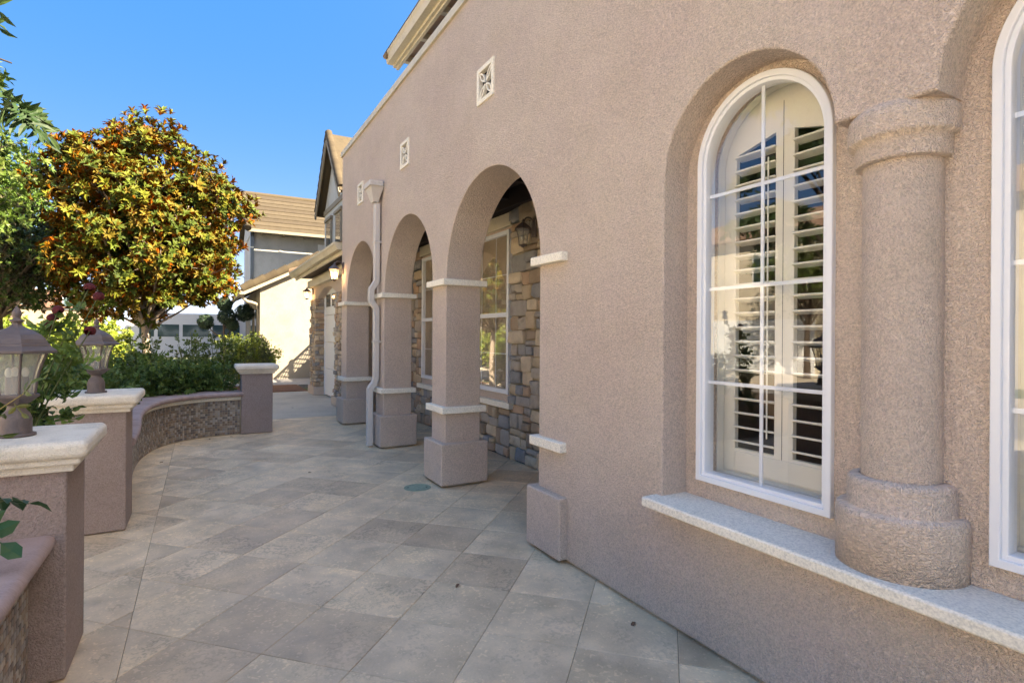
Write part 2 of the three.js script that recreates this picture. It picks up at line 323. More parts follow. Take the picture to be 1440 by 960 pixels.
// arched windows
function archShape(hw, y0, ys, inset = 0) { const s = new THREE.Shape(); s.moveTo(-hw + inset, y0 + inset); s.lineTo(hw - inset, y0 + inset); s.lineTo(hw - inset, ys); s.absarc(0, ys, hw - inset, 0, Math.PI, false); s.lineTo(-hw + inset, y0 + inset); return s; }
function archRing(hw, y0, ys, wid, x0, dep, bevel) { const s = archShape(hw, y0, ys); s.holes.push(new THREE.Path(archShape(hw, y0, ys, wid).getPoints(40))); return facadeGeo(s, x0, dep, bevel, 40); }
for (const zc of [-1.69, -0.452]) {
  const w = group('arched_window', house); w.position.z = zc;
  const y0 = 0.757, ys = 2.382, hw = 0.357;
  add('frame', archRing(hw, y0, ys, 0.03, 0.148, 0.09, 0.005), mat.whitePaint, w);
  add('sash', archRing(hw - 0.027, y0 + 0.027, ys, 0.02, 0.163, 0.07, 0.004), mat.whitePaint, w);
  add('pane', (() => { const g = new THREE.ShapeGeometry(archShape(hw - 0.04, y0 + 0.04, ys), 40); g.rotateY(Math.PI / 2); g.translate(0.186, 0, 0); return g; })(), mat.glass, w);
  add('muntin', box(0.19, 0.2, y0 + 0.03, ys + hw - 0.035, -0.009, 0.009, 0.003), mat.whitePaint, w);
  for (const y of [1.27, 1.752, 2.232]) add('muntin', box(0.1905, 0.1995, y - 0.009, y + 0.009, -hw + 0.04, hw - 0.04, 0.003), mat.whitePaint, w);
  // plantation shutters behind the glass
  const sh = archShape(hw + 0.02, y0, ys);
  const holes = [[-0.28, -0.055], [0.045, 0.275]]; // in s = -z: near panel, far panel
  for (const [a, b] of holes) {
    const out = a < 0 ? a : b, top = ys + Math.sqrt((hw - 0.05) ** 2 - out * out) - 0.06, hin = new THREE.Path();
    hin.moveTo(a, 0.92); hin.lineTo(b, 0.92); hin.lineTo(b, top + (a < 0 ? 0.06 : 0)); hin.lineTo(a, top + (a < 0 ? 0 : 0.06)); hin.lineTo(a, 0.92); sh.holes.push(hin);
  }
  add('shutter_panel', facadeGeo(sh, 0.352, 0.03, 0.003, 32), mat.shutter, w);
  add('shutter_frame', archRing(hw + 0.035, y0 - 0.015, ys, 0.05, 0.3, 0.05, 0.004), mat.shutter, w);
  add('stile_joint', box(0.3505, 0.353, 0.83, 2.66, -0.003, -0.001), mat.dark, w);
  add('shutter_rail', box(0.345, 0.358, 0.80, 0.905, -0.27, 0.27, 0.006), mat.shutter, w);
  for (const [a, b] of holes) {
    const lv = new RoundedBoxGeometry(0.066, 0.011, b - a + 0.01, 2, 0.005); lv.rotateZ(-0.2);
    for (let k = 0; k < 23; k++) { const y = 0.955 + k * 0.0745, out = Math.max(Math.abs(a), Math.abs(b)); if (y > ys + Math.sqrt((hw - 0.05) ** 2 - out * out) - 0.05) continue; const m = add('louver', lv, mat.shutter, w); m.position.set(0.37, y, -(a + b) / 2); }
    if (a > 0) add('tilt_rod', box(0.328, 0.335, 1.0, 2.4, -a - 0.03, -a - 0.022, 0.003), mat.shutter, w);
  }
}
// room behind them
{
  const r = group('interior_room', house);
  add('room_wall', box(4.2, 4.3, 0, 3.2, -2.9, 2.9), mat.room, r);
  add('room_wall', box(0.41, 4.2, 0, 3.2, -2.98, -2.9), mat.room, r);
  add('room_wall', box(0.41, 4.2, 0, 3.2, 2.9, 2.98), mat.room, r);
  add('room_floor', box(0.41, 4.2, 0.0, 0.1, -2.9, 2.9), mat.room, r);
  add('room_ceiling', box(0.41, 4.2, 3.1, 3.2, -2.9, 2.9), mat.room, r);
  add('cabinet', box(2.2, 3.6, 0.1, 1.15, -2.4, -1.6, 0.02), mat.darkWood, r);
}

// ---------- stone veneer ----------
function stoneGeo(w, h, dep, r) { // in local (u, v, n)
  const pts = [], hw = w / 2, hh = h / 2, j = () => (r() - 0.5) * Math.min(w, h) * 0.14;
  for (const [a, b] of [[-1, -0.80], [-0.84, -1], [0.86, -1], [1, -0.78], [1, 0.80], [0.82, 1], [-0.85, 1], [-1, 0.82]]) pts.push([a * hw + j() * 1.15, b * hh + j() * 1.15]);
  const rings = [[1.0, -0.02], [1.0, dep * 0.72], [0.86, dep * (0.95 + r() * 0.1)]], pos = [], idx = [];
  rings.forEach(([k, n], ri) => pts.forEach(([a, b]) => pos.push(ri === 2 ? a - Math.sign(a) * Math.min(0.009, hw * 0.3) : a * k, ri === 2 ? b - Math.sign(b) * Math.min(0.008, hh * 0.3) : b * k, n + (ri === 2 ? (r() - 0.5) * 0.02 : 0))));
  pos.push(j(), j(), dep * (1 + r() * 0.25));
  for (let ri = 0; ri < 2; ri++) for (let i = 0; i < 8; i++) { const a = ri * 8 + i, b = ri * 8 + (i + 1) % 8; idx.push(a, b, b + 8, a, b + 8, a + 8); }
  for (let i = 0; i < 8; i++) idx.push(16 + i, 16 + (i + 1) % 8, 24);
  const g = new THREE.BufferGeometry(); g.setAttribute('position', new THREE.Float32BufferAttribute(pos, 3)); g.setIndex(idx); g.computeVertexNormals();
  const uv = []; for (let i = 0; i < pos.length; i += 3) uv.push(pos[i], pos[i + 1] + pos[i + 2]); g.setAttribute('uv', new THREE.Float32BufferAttribute(uv, 2));
  return g;
}
function stoneField(parent, rects, place, seed, maxW = 0.46, maxH = 0.27) {
  const r = rngOf(seed), cells = [];
  const split = (u0, u1, v0, v1) => {
    const w = u1 - u0, h = v1 - v0, mw = maxW * (0.55 + r() * 0.45), mh = maxH * (0.6 + r() * 0.4);
    if (w > mw && (w / maxW > h / maxH || h <= mh)) { const t = u0 + w * (0.33 + r() * 0.34); split(u0, t, v0, v1); split(t, u1, v0, v1); } else if (h > mh) { const t = v0 + h * (0.35 + r() * 0.3); split(u0, u1, v0, t); split(u0, u1, t, v1); } else cells.push([u0, u1, v0, v1]);
  };
  rects.forEach((q) => split(...q));
  let last = -1;
  for (const [u0, u1, v0, v1] of cells) {
    const g = stoneGeo(u1 - u0 - 0.011, v1 - v0 - 0.011, 0.025 + r() * 0.05, r);
    const uv = g.attributes.uv, ou = r() * 3, ov = r() * 3; for (let i = 0; i < uv.count; i++) uv.setXY(i, uv.getX(i) + ou, uv.getY(i) + ov);
    let k = Math.floor(r() * mat.stones.length); if (k === last) k = (k + 2) % mat.stones.length; last = k;
    const m = add('stone', g, mat.stones[k], parent); place(m, (u0 + u1) / 2, (v0 + v1) / 2); m.rotateZ((r() - 0.5) * 0.09);
  }
}
const XS = 1.24;
{
  const sw = add('stone_wall', box(XS, XS + 0.2, 0, 3.35, -10.0, -3.0), mat.mortar, house);
  // u = z here: local u -> +z, v -> y, n -> -x
  const place = (m, u, v) => { m.position.set(XS - 0.005, v, u); m.rotation.set(0, -Math.PI / 2, 0); };
  stoneField(sw, [[-5.93, -4.6, 0.0, 3.06], [-4.6, -3.1, 0.0, 3.06], [-9.3, -5.93, 0, 0.6], [-7.8, -7.2, 0.6, 3.06], [-9.98, -9.08, 0.0, 3.06]], place, 5);
  // porch ceiling, beam and end walls
  add('porch_ceiling', box(D - 0.01, XS + 0.01, 3.28, 3.36, -9.8, -3.0), mat.darkWood, house);
  add('ceiling_beam', box(XS - 0.13, XS + 0.02, 3.06, 3.29, -9.8, -3.0, 0.01), mat.darkWood, house);
  for (let k = 0; k < 9; k++) add('rafter', box(D, XS - 0.12, 3.16, 3.29, -9.5 + k * 0.72, -9.42 + k * 0.72, 0.006), mat.darkWood, house);
  add('porch_end_wall', box(D, XS, 0, 3.35, -3.05, -2.98), mat.stucco, house);
  add('porch_roof', box(D - 0.02, 1.6, 3.37, 4.5, ZEND + 0.05, -3), mat.stucco, house);
  for (const [za, zb] of [[-7.18, -5.96], [-9.05, -7.83]]) {
    const w = group('porch_window', house), x = XS - 0.055, y0 = 0.78, y1 = 2.83;
    const bar = (n, a, b, c, d, e, f, m = mat.whitePaint) => add(n, box(a, b, c, d, e, f, 0.004), m, w);
    bar('frame', x, x + 0.08, y0, y1, za, za + 0.05); bar('frame', x, x + 0.08, y0, y1, zb - 0.05, zb);
    bar('frame', x + 0.002, x + 0.078, y1 - 0.05, y1 - 0.002, za + 0.05, zb - 0.05); bar('frame', x + 0.002, x + 0.078, y0 + 0.002, y0 + 0.055, za + 0.05, zb - 0.05);
    bar('meeting_rail', x + 0.004, x + 0.07, 1.745, 1.80, za + 0.05, zb - 0.05);
    add('pane', box(x + 0.03, x + 0.034, y0 + 0.05, y1 - 0.05, za + 0.05, zb - 0.05), mat.glass, w);
    const zm = (za + zb) / 2;
    for (const q of [za + (zb - za) * 0.33, za + (zb - za) * 0.67]) bar('muntin', x + 0.037, x + 0.045, y0 + 0.05, y1 - 0.05, q - 0.008, q + 0.008);
    for (const y of [1.28, 2.28]) bar('muntin', x + 0.0375, x + 0.0445, y - 0.008, y + 0.008, za + 0.05, zb - 0.05);
    // shutters inside
    for (const [a, b] of [[za + 0.06, zm - 0.005], [zm + 0.005, zb - 0.06]]) {
      bar('shutter_stile', x + 0.1, x + 0.13, y0 + 0.03, y1 - 0.03, a, a + 0.065, mat.shutter); bar('shutter_stile', x + 0.1, x + 0.13, y0 + 0.03, y1 - 0.03, b - 0.065, b, mat.shutter);
      bar('shutter_rail', x + 0.102, x + 0.128, y0 + 0.03, y0 + 0.14, a + 0.065, b - 0.065, mat.shutter); bar('shutter_rail', x + 0.102, x + 0.128, y1 - 0.14, y1 - 0.03, a + 0.065, b - 0.065, mat.shutter);
      const lv = new RoundedBoxGeometry(0.062, 0.011, b - a - 0.13, 2, 0.005); lv.rotateZ(-0.25);
      for (let y = y0 + 0.18; y < y1 - 0.15; y += 0.076) { const m = add('louver', lv, mat.shutter, w); m.position.set(x + 0.118, y, (a + b) / 2); }
    }
    add('room_backing', box(x + 0.5, x + 0.55, y0 - 0.2, y1 + 0.2, za - 0.2, zb + 0.2), mat.room, w);
    add('header_trim', box(XS - 0.075, XS + 0.02, 2.865, 3.03, za - 0.06, zb + 0.08, 0.008), mat.creamPaint, house);
    add('stucco_strip', box(XS - 0.03, XS + 0.02, 2.82, 2.87, za - 0.02, zb + 0.03), mat.stucco, house);
    add('stucco_strip', box(XS - 0.03, XS + 0.02, 0.68, 0.79, za - 0.02, zb + 0.03), mat.stucco, house);
    add('porch_window_sill', box(XS - 0.1, XS + 0.02, 0.61, 0.685, za - 0.1, zb + 0.11, 0.01), mat.cream, house);
  }
}
// upper storey with its eave above the parapet
{
  add('upper_wall', box(1.3, 7.5, 3.2, 5.75, -7.75, 14), mat.stucco, house);
  const e0 = -8.2, L = 22.2;
  add('upper_gutter', sweep([[0.27, 5.60], [0.25, 5.68], [0.23, 5.71], [0.23, 5.735], [0.36, 5.735], [0.36, 5.60]], V3(0.03, 0, e0), V3(0, 0, 1), V3(1, 0, 0), L), mat.creamPaint, house);
  add('upper_fascia', box(0.39, 0.43, 5.56, 5.72, e0 + 0.02, 14), mat.creamPaint, house);
  add('upper_frieze', box(0.43, 0.47, 5.53, 5.60, e0 + 0.04, 14), mat.creamPaint, house);
  add('upper_soffit', box(0.47, 1.35, 5.66, 5.70, e0 + 0.05, 14), mat.tanPaint, house);
  for (let k = 0; k < 16; k++) add('rafter_tail', box(0.472, 1.3, 5.575, 5.66, e0 + 0.2 + k * 0.72, e0 + 0.29 + k * 0.72, 0.006), mat.creamPaint, house);
  const v = [[0.25, 5.74, e0], [0.25, 5.74, 14], [8.4, 5.74, 14], [8.4, 5.74, e0], [4.3, 7.3, e0 + 4.05], [4.3, 7.3, 10]];
  const f = [[0, 1, 5], [0, 5, 4], [1, 2, 5], [2, 3, 4], [2, 4, 5], [3, 0, 4], [0, 3, 2], [0, 2, 1]];
  const g = new THREE.BufferGeometry(); g.setAttribute('position', new THREE.Float32BufferAttribute(f.flat().flatMap((i) => v[i]), 3)); g.computeVertexNormals();
  const roof = add('upper_roof', metric(g), M({ color: lin(0.26, 0.18, 0.11), map: T.mottle }), house);
  add('eave_tile', new THREE.CylinderGeometry(0.06, 0.07, 0.4, 10, 1, false, 0, Math.PI).rotateZ(-1.2).translate(0.42, 5.78, e0 + 0.07), M({ color: lin(0.26, 0.18, 0.11), map: T.mottle }), roof);
}
// downspout with conductor head
{
  const d = group('downspout', house), m = mat.metalPaint, z = -7.42, x0 = -0.012;
  const seg = (a, b) => { const dir = b.clone().sub(a), l = dir.length(); const g = new RoundedBoxGeometry(0.075, l + 0.015, 0.095, 2, 0.012); g.applyQuaternion(new THREE.Quaternion().setFromUnitVectors(V3(0, 1, 0), dir.normalize())); g.translate((a.x + b.x) / 2, (a.y + b.y) / 2, (a.z + b.z) / 2); return g; };
  const pts = [[-0.055, 3.28], [-0.055, 2.23], [-0.125, 2.12], [-0.125, 1.97], [-0.055, 1.86], [-0.055, 0.93], [-0.075, 0.86], [-0.135, 0.78], [-0.135, 0.02]].map(([x, y]) => V3(x, y, z));
  for (let i = 0; i + 1 < pts.length; i++) add('pipe', seg(pts[i], pts[i + 1]), m, d);
  const hd = new THREE.CylinderGeometry(0.2, 0.075, 0.2, 4, 1).rotateY(Math.PI / 4); hd.scale(0.62, 1, 1.05); hd.translate(x0 - 0.075, 3.40, z);
  add('conductor_head', flat(hd), m, d);
  add('head_rim', box(x0 - 0.185, x0, 3.49, 3.56, z - 0.165, z + 0.165, 0.008), m, d);
  for (const y of [2.75, 1.4]) add('strap', box(-0.1, 0.0, y, y + 0.03, z - 0.055, z + 0.055, 0.004), m, d);
}
// garage end
{
  const s = new THREE.Shape();
  s.moveTo(9.9, 0); s.lineTo(12.26, 0); s.lineTo(12.26, 2.42); s.quadraticCurveTo(13.38, 2.85, 14.5, 2.42); s.lineTo(14.5, 0); s.lineTo(15.25, 0); s.lineTo(15.25, 3.05); s.lineTo(9.9, 3.05); s.lineTo(9.9, 0);
  const gw = add('garage_wall', facadeGeo(s, 0.42, 0.25, 0.006, 24), mat.stucco, house);
  add('garage_body', box(0.665, 7.2, 0, 3.05, -15.25, -10.02), mat.stucco, house);
  add('house_core', box(1.9, 7.2, 0, 4.5, -10.0, -3.05), mat.stucco, house);
  const dr = group('garage_door', house);
  for (let k = 0; k < 4; k++) add('door_panel', box(0.6, 0.655, 0.02 + k * 0.66, 0.67 + k * 0.66, -14.5, -12.2, 0.01), mat.whitePaint, dr);
  for (let k = 0; k < 3; k++) add('door_window', box(0.594, 0.61, 2.2, 2.5, -14.3 + k * 0.7, -13.8 + k * 0.7, 0.004), M({ color: lin(0.1, 0.11, 0.1), roughness: 0.1 }), dr);
  add('door_jamb', box(0.58, 0.66, 0, 2.7, -14.51, -14.42, 0.006), mat.whitePaint, dr);
  // stones: front face (normal -x) and reveal facing the patio (normal +z)
  stoneField(gw, [[-15.25, -14.5, 0.2, 2.42], [-12.26, -9.95, 0.2, 2.42]], (m, u, v) => { m.position.set(0.42, v, u); m.rotation.set(0, -Math.PI / 2, 0); }, 9, 0.34, 0.2);
  stoneField(gw, [[0.36, 0.59, 0.2, 2.42]], (m, u, v) => { m.position.set(u, v, -14.5); m.rotation.set(0, 0, 0); }, 12, 0.3, 0.19);
  add('pilaster_base', box(0.33, 0.58, 0, 0.2, -15.3, -14.44, 0.01), mat.stucco, house);
  add('pilaster_base', box(0.33, 0.58, 0, 0.2, -12.3, -9.9, 0.01), mat.stucco, house);
  add('garage_frieze', box(0.3, 0.43, 2.72, 2.9, -15.28, -9.86, 0.008), mat.creamPaint, house);
  add('garage_soffit', box(0.02, 0.7, 3.0, 3.04, -15.5, -9.86), mat.darkWood, house);
  add('garage_fascia', box(0.03, 0.07, 2.93, 3.1, -15.5, -9.86, 0.005), mat.creamPaint, house);
  add('garage_gutter', sweep([[-0.06, 3.0], [-0.1, 3.07], [-0.12, 3.09], [-0.12, 3.13], [0.03, 3.13], [0.03, 3.0]], V3(0, 0, -15.55), V3(0, 0, 1), V3(1, 0, 0), 5.68), mat.creamPaint, house);
  const v = [[-0.05, 3.13, -15.6], [-0.05, 3.13, -9.84], [7.6, 3.13, -9.84], [7.6, 3.13, -15.6], [3.8, 4.35, -11.8], [3.8, 4.35, -9.84]];
  const f = [[0, 1, 5], [0, 5, 4], [1, 2, 5], [2, 3, 4], [2, 4, 5], [3, 0, 4], [0, 3, 2], [0, 2, 1]];
  const g = new THREE.BufferGeometry(); g.setAttribute('position', new THREE.Float32BufferAttribute(f.flat().flatMap((i) => v[i]), 3)); g.computeVertexNormals();
  const tileM = M({ color: lin(0.30, 0.20, 0.12), map: T.mottle });
  const roof = add('garage_roof', metric(g), tileM, house);
  const bt = new THREE.CylinderGeometry(0.075, 0.09, 0.42, 8, 1, true, 0, Math.PI).rotateZ(-Math.PI / 2 + 0.3);
  for (let k = 0; k < 27; k++) { const m = add('barrel_tile', bt, tileM, roof); m.position.set(0.14, 3.2, -15.5 + k * 0.205); }
  const hip = new THREE.CylinderGeometry(0.1, 0.12, 0.4, 8, 1, false);
  for (let k = 0; k < 5; k++) { const m = add('hip_tile', hip, tileM, roof); const a = V3(-0.05, 3.15, -15.6), b = V3(3.8, 4.37, -11.8), dr2 = b.clone().sub(a).normalize(); m.quaternion.setFromUnitVectors(V3(0, 1, 0), dr2); m.position.copy(a).addScaledVector(dr2, 0.2 + k * 0.36); }
}

// ---------- pillars, caps, planter walls ----------
function pillar(x0, x1, z0, z1, label) {
  const g = tag(group('stucco_pillar'), label, 'pillar', 'stucco pillars along the patio edge');
  g.position.set((x0 + x1) / 2, 0, (z0 + z1) / 2);
  const w = (x1 - x0) / 2, d = (z1 - z0) / 2;
  add('shaft', box(-w, w, 0.006, 0.925, -d, d, 0.012, 3), mat.stuccoPillar, g);
  const cap = add('cap', box(-w - 0.082, w + 0.082, 0.967, 1.045, -d - 0.082, d + 0.082, 0.03, 4), mat.caststone, g);
  add('cap_moulding', box(-w - 0.055, w + 0.055, 0.94, 0.972, -d - 0.055, d + 0.055, 0.012, 3), mat.caststone, cap);
  add('cap_moulding', box(-w - 0.028, w + 0.028, 0.908, 0.945, -d - 0.028, d + 0.028, 0.008, 3), mat.caststone, cap);
  return g;
}
pillar(-3.05, -2.62, -3.44, -3.015, 'lantern pillar between the low bench wall and the walkway opening');
pillar(-3.045, -2.612, -5.53, -5.1, 'lantern pillar joined to the curved mosaic wall');
pillar(-1.592, -1.157, -9.63, -9.2, 'pillar without a lantern at the end of the curved mosaic wall');
function planterWall(pts, label, seed) {
  const g = tag(group('planter_wall'), label, 'planter wall', 'mosaic planter walls');
  const cv = new THREE.CatmullRomCurve3(pts.map(([x, z]) => V3(x, 0, z)), false, 'centripetal'), len = cv.getLength(), n = Math.ceil(len / 0.06);
  // outward (patio) side is to the right of travel
  const frames = []; for (let i = 0; i <= n; i++) { const c = cv.getPointAt(i / n), t = cv.getTangentAt(i / n); frames.push([c, V3(-t.z, 0, t.x)]); }
  const strip = (prof) => { // closed profile [offset toward patio, y]
    const pos = [], idx = [], uv = [], m = prof.length;
    frames.forEach(([c, nn], i) => prof.forEach(([o, y], k) => { pos.push(c.x + nn.x * o, y, c.z + nn.z * o); uv.push(i * len / n, o + y); }));
    for (let i = 0; i < n; i++) for (let k = 0; k < m; k++) { const a = i * m + k, b = i * m + (k + 1) % m; idx.push(a, b, b + m, a, b + m, a + m); }
    const ends = THREE.ShapeUtils.triangulateShape(prof.map(([a, b]) => new THREE.Vector2(a, b)), []), e0 = pos.length / 3;
    for (const i of [0, n]) prof.forEach((_, k) => { const j = (i * m + k) * 3; pos.push(pos[j], pos[j + 1], pos[j + 2]); uv.push(...prof[k]); });
    for (const w of [0, m]) for (const [a, b, c] of ends) w ? idx.push(e0 + w + a, e0 + w + b, e0 + w + c) : idx.push(e0 + a, e0 + c, e0 + b);
    const q = new THREE.BufferGeometry(); q.setAttribute('position', new THREE.Float32BufferAttribute(pos, 3)); q.setAttribute('uv', new THREE.Float32BufferAttribute(uv, 2)); q.setIndex(idx); q.computeVertexNormals(); return q;
  };
  add('wall_core', strip([[-0.28, 0], [-0.28, 0.55], [0, 0.55], [0, 0]].reverse()), mat.mortar, g);
  const nose = []; for (let k = 0; k <= 8; k++) { const a = -Math.PI / 2 + k * Math.PI / 8; nose.push([0.06 + Math.cos(a) * 0.034, 0.606 + Math.sin(a) * 0.034]); }
  add('cap', strip([[-0.31, 0.572], ...nose, [-0.31, 0.64]].reverse().reverse()), mat.capMauve, g);
  add('trim', strip([[0, 0.515], [0.02, 0.52], [0.03, 0.545], [0.03, 0.573], [0, 0.573]]), mat.cream, g);
  // mosaic: far more small tiles than can be told apart
  const pitch = 0.0335, rows = 15, cols = Math.floor(len / pitch), r = rngOf(seed), bx = new RoundedBoxGeometry(0.0295, 0.0295, 0.012, 1, 0.003);
  const im = new THREE.InstancedMesh(bx, M({ color: 0xffffff, roughness: 0.45 }), rows * cols); im.name = 'mosaic_tiles'; im.userData.kind = 'stuff';
  const mx = new THREE.Matrix4(), pal = [[0.30, 0.235, 0.17], [0.22, 0.175, 0.14], [0.38, 0.31, 0.235], [0.17, 0.15, 0.135], [0.42, 0.37, 0.31], [0.27, 0.19, 0.13], [0.33, 0.30, 0.27]], col = new THREE.Color();
  let q = 0;
  for (let i = 0; i < cols; i++) { const u = (i + 0.5) * pitch / len, c = cv.getPointAt(u), t = cv.getTangentAt(u), nn = V3(-t.z, 0, t.x); for (let k = 0; k < rows; k++) { mx.makeBasis(t, V3(0, 1, 0), nn.clone().multiplyScalar(1)); mx.setPosition(c.x + nn.x * 0.004 * (1 + r() * 0.5), 0.025 + k * pitch, c.z + nn.z * 0.004); im.setMatrixAt(q, mx); const w = pal[Math.floor(r() * pal.length)], f = 0.8 + r() * 0.4; im.setColorAt(q, col.setRGB(w[0] * f, w[1] * f, w[2] * f)); q++; } }
  im.castShadow = im.receiveShadow = true; g.add(im);
  return g;
}
const ARC = [[-2.68, -5.515], [-2.70, -6.2], [-2.755, -7.0], [-2.765, -7.6], [-2.71, -8.2], [-2.56, -8.72], [-2.28, -9.06], [-1.95, -9.215], [-1.58, -9.26]];
planterWall(ARC, 'curved low wall faced in brown mosaic running between two stucco pillars', 3);
planterWall([[-2.75, 1.2], [-2.75, -0.4], [-2.75, -1.8], [-2.75, -3.02]], 'straight low mosaic wall with mauve bench cap ending at a lantern pillar', 4);
{
  const s = new THREE.Shape(); s.moveTo(-6.5, 5.5); s.lineTo(-6.5, 10.6); s.lineTo(-1.6, 10.2); [...ARC].reverse().forEach(([x, z]) => s.lineTo(x - 0.1, -z)); s.lineTo(-6.5, 5.5);
  const g = new THREE.ExtrudeGeometry(s, { depth: 0.5, bevelEnabled: false }).rotateX(-Math.PI / 2);
  structure(add('planter_soil', metric(g), mat.soil));
  structure(add('planter_soil', box(-3.9, -2.95, 0, 0.5, -3.0, 2.5), mat.soil));
}

// ---------- lanterns ----------
const hexLathe = (pts, n = 6) => flat(new THREE.LatheGeometry(pts.map((q) => new THREE.Vector2(...q)), n));
const glowMat = M({ color: lin(1, 0.8, 0.5), emissive: lin(1, 0.62, 0.28), emissiveIntensity: 0.35 });
const bulbMat = P({ color: lin(0.95, 0.93, 0.85), roughness: 0.2, transmission: 0.3 });
function cage(g, y0, y1, r0, r1, lit, n = 6) {
  const prof = []; for (let k = 0; k <= 6; k++) { const t = k / 6; prof.push([lerp(r0, r1, t) - Math.sin(t * Math.PI) * (r1 - r0) * 0.22, lerp(y0, y1, t)]); }
  for (let i = 0; i < n; i++) {
    const a0 = i / n * Math.PI * 2, a1 = (i + 1) / n * Math.PI * 2, pos = [], idx = [];
    prof.forEach(([r, y]) => { pos.push(Math.sin(a0) * r, y, Math.cos(a0) * r, Math.sin(a1) * r, y, Math.cos(a1) * r); });
    for (let k = 0; k < 6; k++) idx.push(k * 2, k * 2 + 1, k * 2 + 3, k * 2, k * 2 + 3, k * 2 + 2);
    const q = new THREE.BufferGeometry(); q.setAttribute('position', new THREE.Float32BufferAttribute(pos, 3)); q.setIndex(idx); q.computeVertexNormals();
    add('glass_pane', q, mat.lampGlass, g);
    add('rib', tube(prof.map(([r, y]) => V3(Math.sin(a0) * r, y, Math.cos(a0) * r)), r1 * 0.05, 8, 5), mat.bronze, g);
  }
}
function postLantern(x, y, z, turn, label) {
  const g = tag(group('post_lantern'), label, 'lantern', 'post lanterns on the pillars'); g.position.set(x, y, z); g.rotation.y = turn;
  add('base', new THREE.LatheGeometry([[0, 0], [0.07, 0], [0.07, 0.012], [0.056, 0.016], [0.056, 0.075], [0.048, 0.1], [0.034, 0.118], [0.03, 0.135], [0.042, 0.142]].map((q) => new THREE.Vector2(...q)), 24), mat.bronze, g);
  add('tray', hexLathe([[0.03, 0.138], [0.05, 0.148], [0.074, 0.168], [0.086, 0.176], [0.086, 0.186], [0.0, 0.188]]), mat.bronze, g);
  cage(g, 0.186, 0.372, 0.068, 0.112);
  const roof = add('roof', hexLathe([[0, 0.366], [0.13, 0.366], [0.148, 0.37], [0.148, 0.379], [0.126, 0.398], [0.122, 0.408], [0.116, 0.41], [0.106, 0.43], [0.088, 0.45], [0.06, 0.468], [0.034, 0.48], [0.02, 0.492], [0.017, 0.505]]), mat.bronze, g);
  add('finial', new THREE.LatheGeometry([[0.016, 0.5], [0.024, 0.508], [0.025, 0.514], [0.014, 0.519], [0.013, 0.527], [0.018, 0.537], [0.016, 0.55], [0.008, 0.565], [0.0, 0.578]].map((q) => new THREE.Vector2(...q)), 14), mat.bronze, roof);
  for (let k = 0; k < 3; k++) { const a = k * 2.094 + 0.5; add('candle_sleeve', new THREE.CylinderGeometry(0.0125, 0.0125, 0.075, 10).translate(Math.cos(a) * 0.032, 0.225, Math.sin(a) * 0.032), mat.bronze, g); add('bulb', new THREE.SphereGeometry(0.014, 10, 8).scale(1, 1.7, 1).translate(Math.cos(a) * 0.032, 0.282, Math.sin(a) * 0.032), bulbMat, g); }
  return g;
}
postLantern(-2.83, 1.044, -3.2, 0.35, 'bronze post lantern on the pillar beside the low bench wall');
postLantern(-2.825, 1.044, -5.28, 0.45, 'bronze post lantern on the pillar where the curved wall begins');
function wallLantern(x, y, z, wallDir, lit, label) { // wallDir: unit vector from lantern to its wall
  const g = tag(group('wall_lantern'), label, 'lantern', 'wall lanterns on the house'); g.position.set(x, y, z); g.rotation.y = Math.atan2(wallDir.x, wallDir.z);
  cage(g, -0.15, 0.02, 0.05, 0.085);
  add('tray', hexLathe([[0, -0.185], [0.015, -0.18], [0.03, -0.165], [0.056, -0.155], [0.056, -0.148], [0, -0.147]]), mat.bronze, g);
  add('roof', hexLathe([[0, 0.016], [0.105, 0.018], [0.105, 0.028], [0.075, 0.055], [0.04, 0.085], [0.02, 0.1], [0.022, 0.115], [0.01, 0.125], [0, 0.15]]), mat.bronze, g);
  add('bracket_arm', tube([V3(0, 0.11, 0), V3(0, 0.16, 0.05), V3(0, 0.15, 0.11), V3(0, 0.06, 0.14)], 0.009, 14, 6), mat.bronze, g);
  add('wall_plate', new RoundedBoxGeometry(0.09, 0.2, 0.02, 2, 0.008).translate(0, 0.05, 0.145), mat.bronze, g);
  if (lit) {
    add('bulb', new THREE.SphereGeometry(0.026, 12, 10).scale(1, 1.6, 1).translate(0, -0.07, 0), glowMat, g);
    const l = new THREE.PointLight(lin(1, 0.62, 0.3), lit, 8, 2); l.position.set(0, -0.07, 0); l.castShadow = true; g.add(l);
  } else add('bulb', new THREE.SphereGeometry(0.02, 12, 10).scale(1, 1.6, 1).translate(0, -0.07, 0), bulbMat, g);
}
wallLantern(-0.155, 2.6, -9.66, V3(1, 0, 0), 0.1, 'lit bronze wall lantern at the end of the arched facade');
wallLantern(0.25, 2.6, -15.05, V3(1, 0, 0), 0.09, 'lit bronze wall lantern on the stone beside the garage door');
wallLantern(1.02, 2.68, -5.33, V3(1, 0, 0), 0, 'unlit bronze wall lantern on the stone wall under the porch');

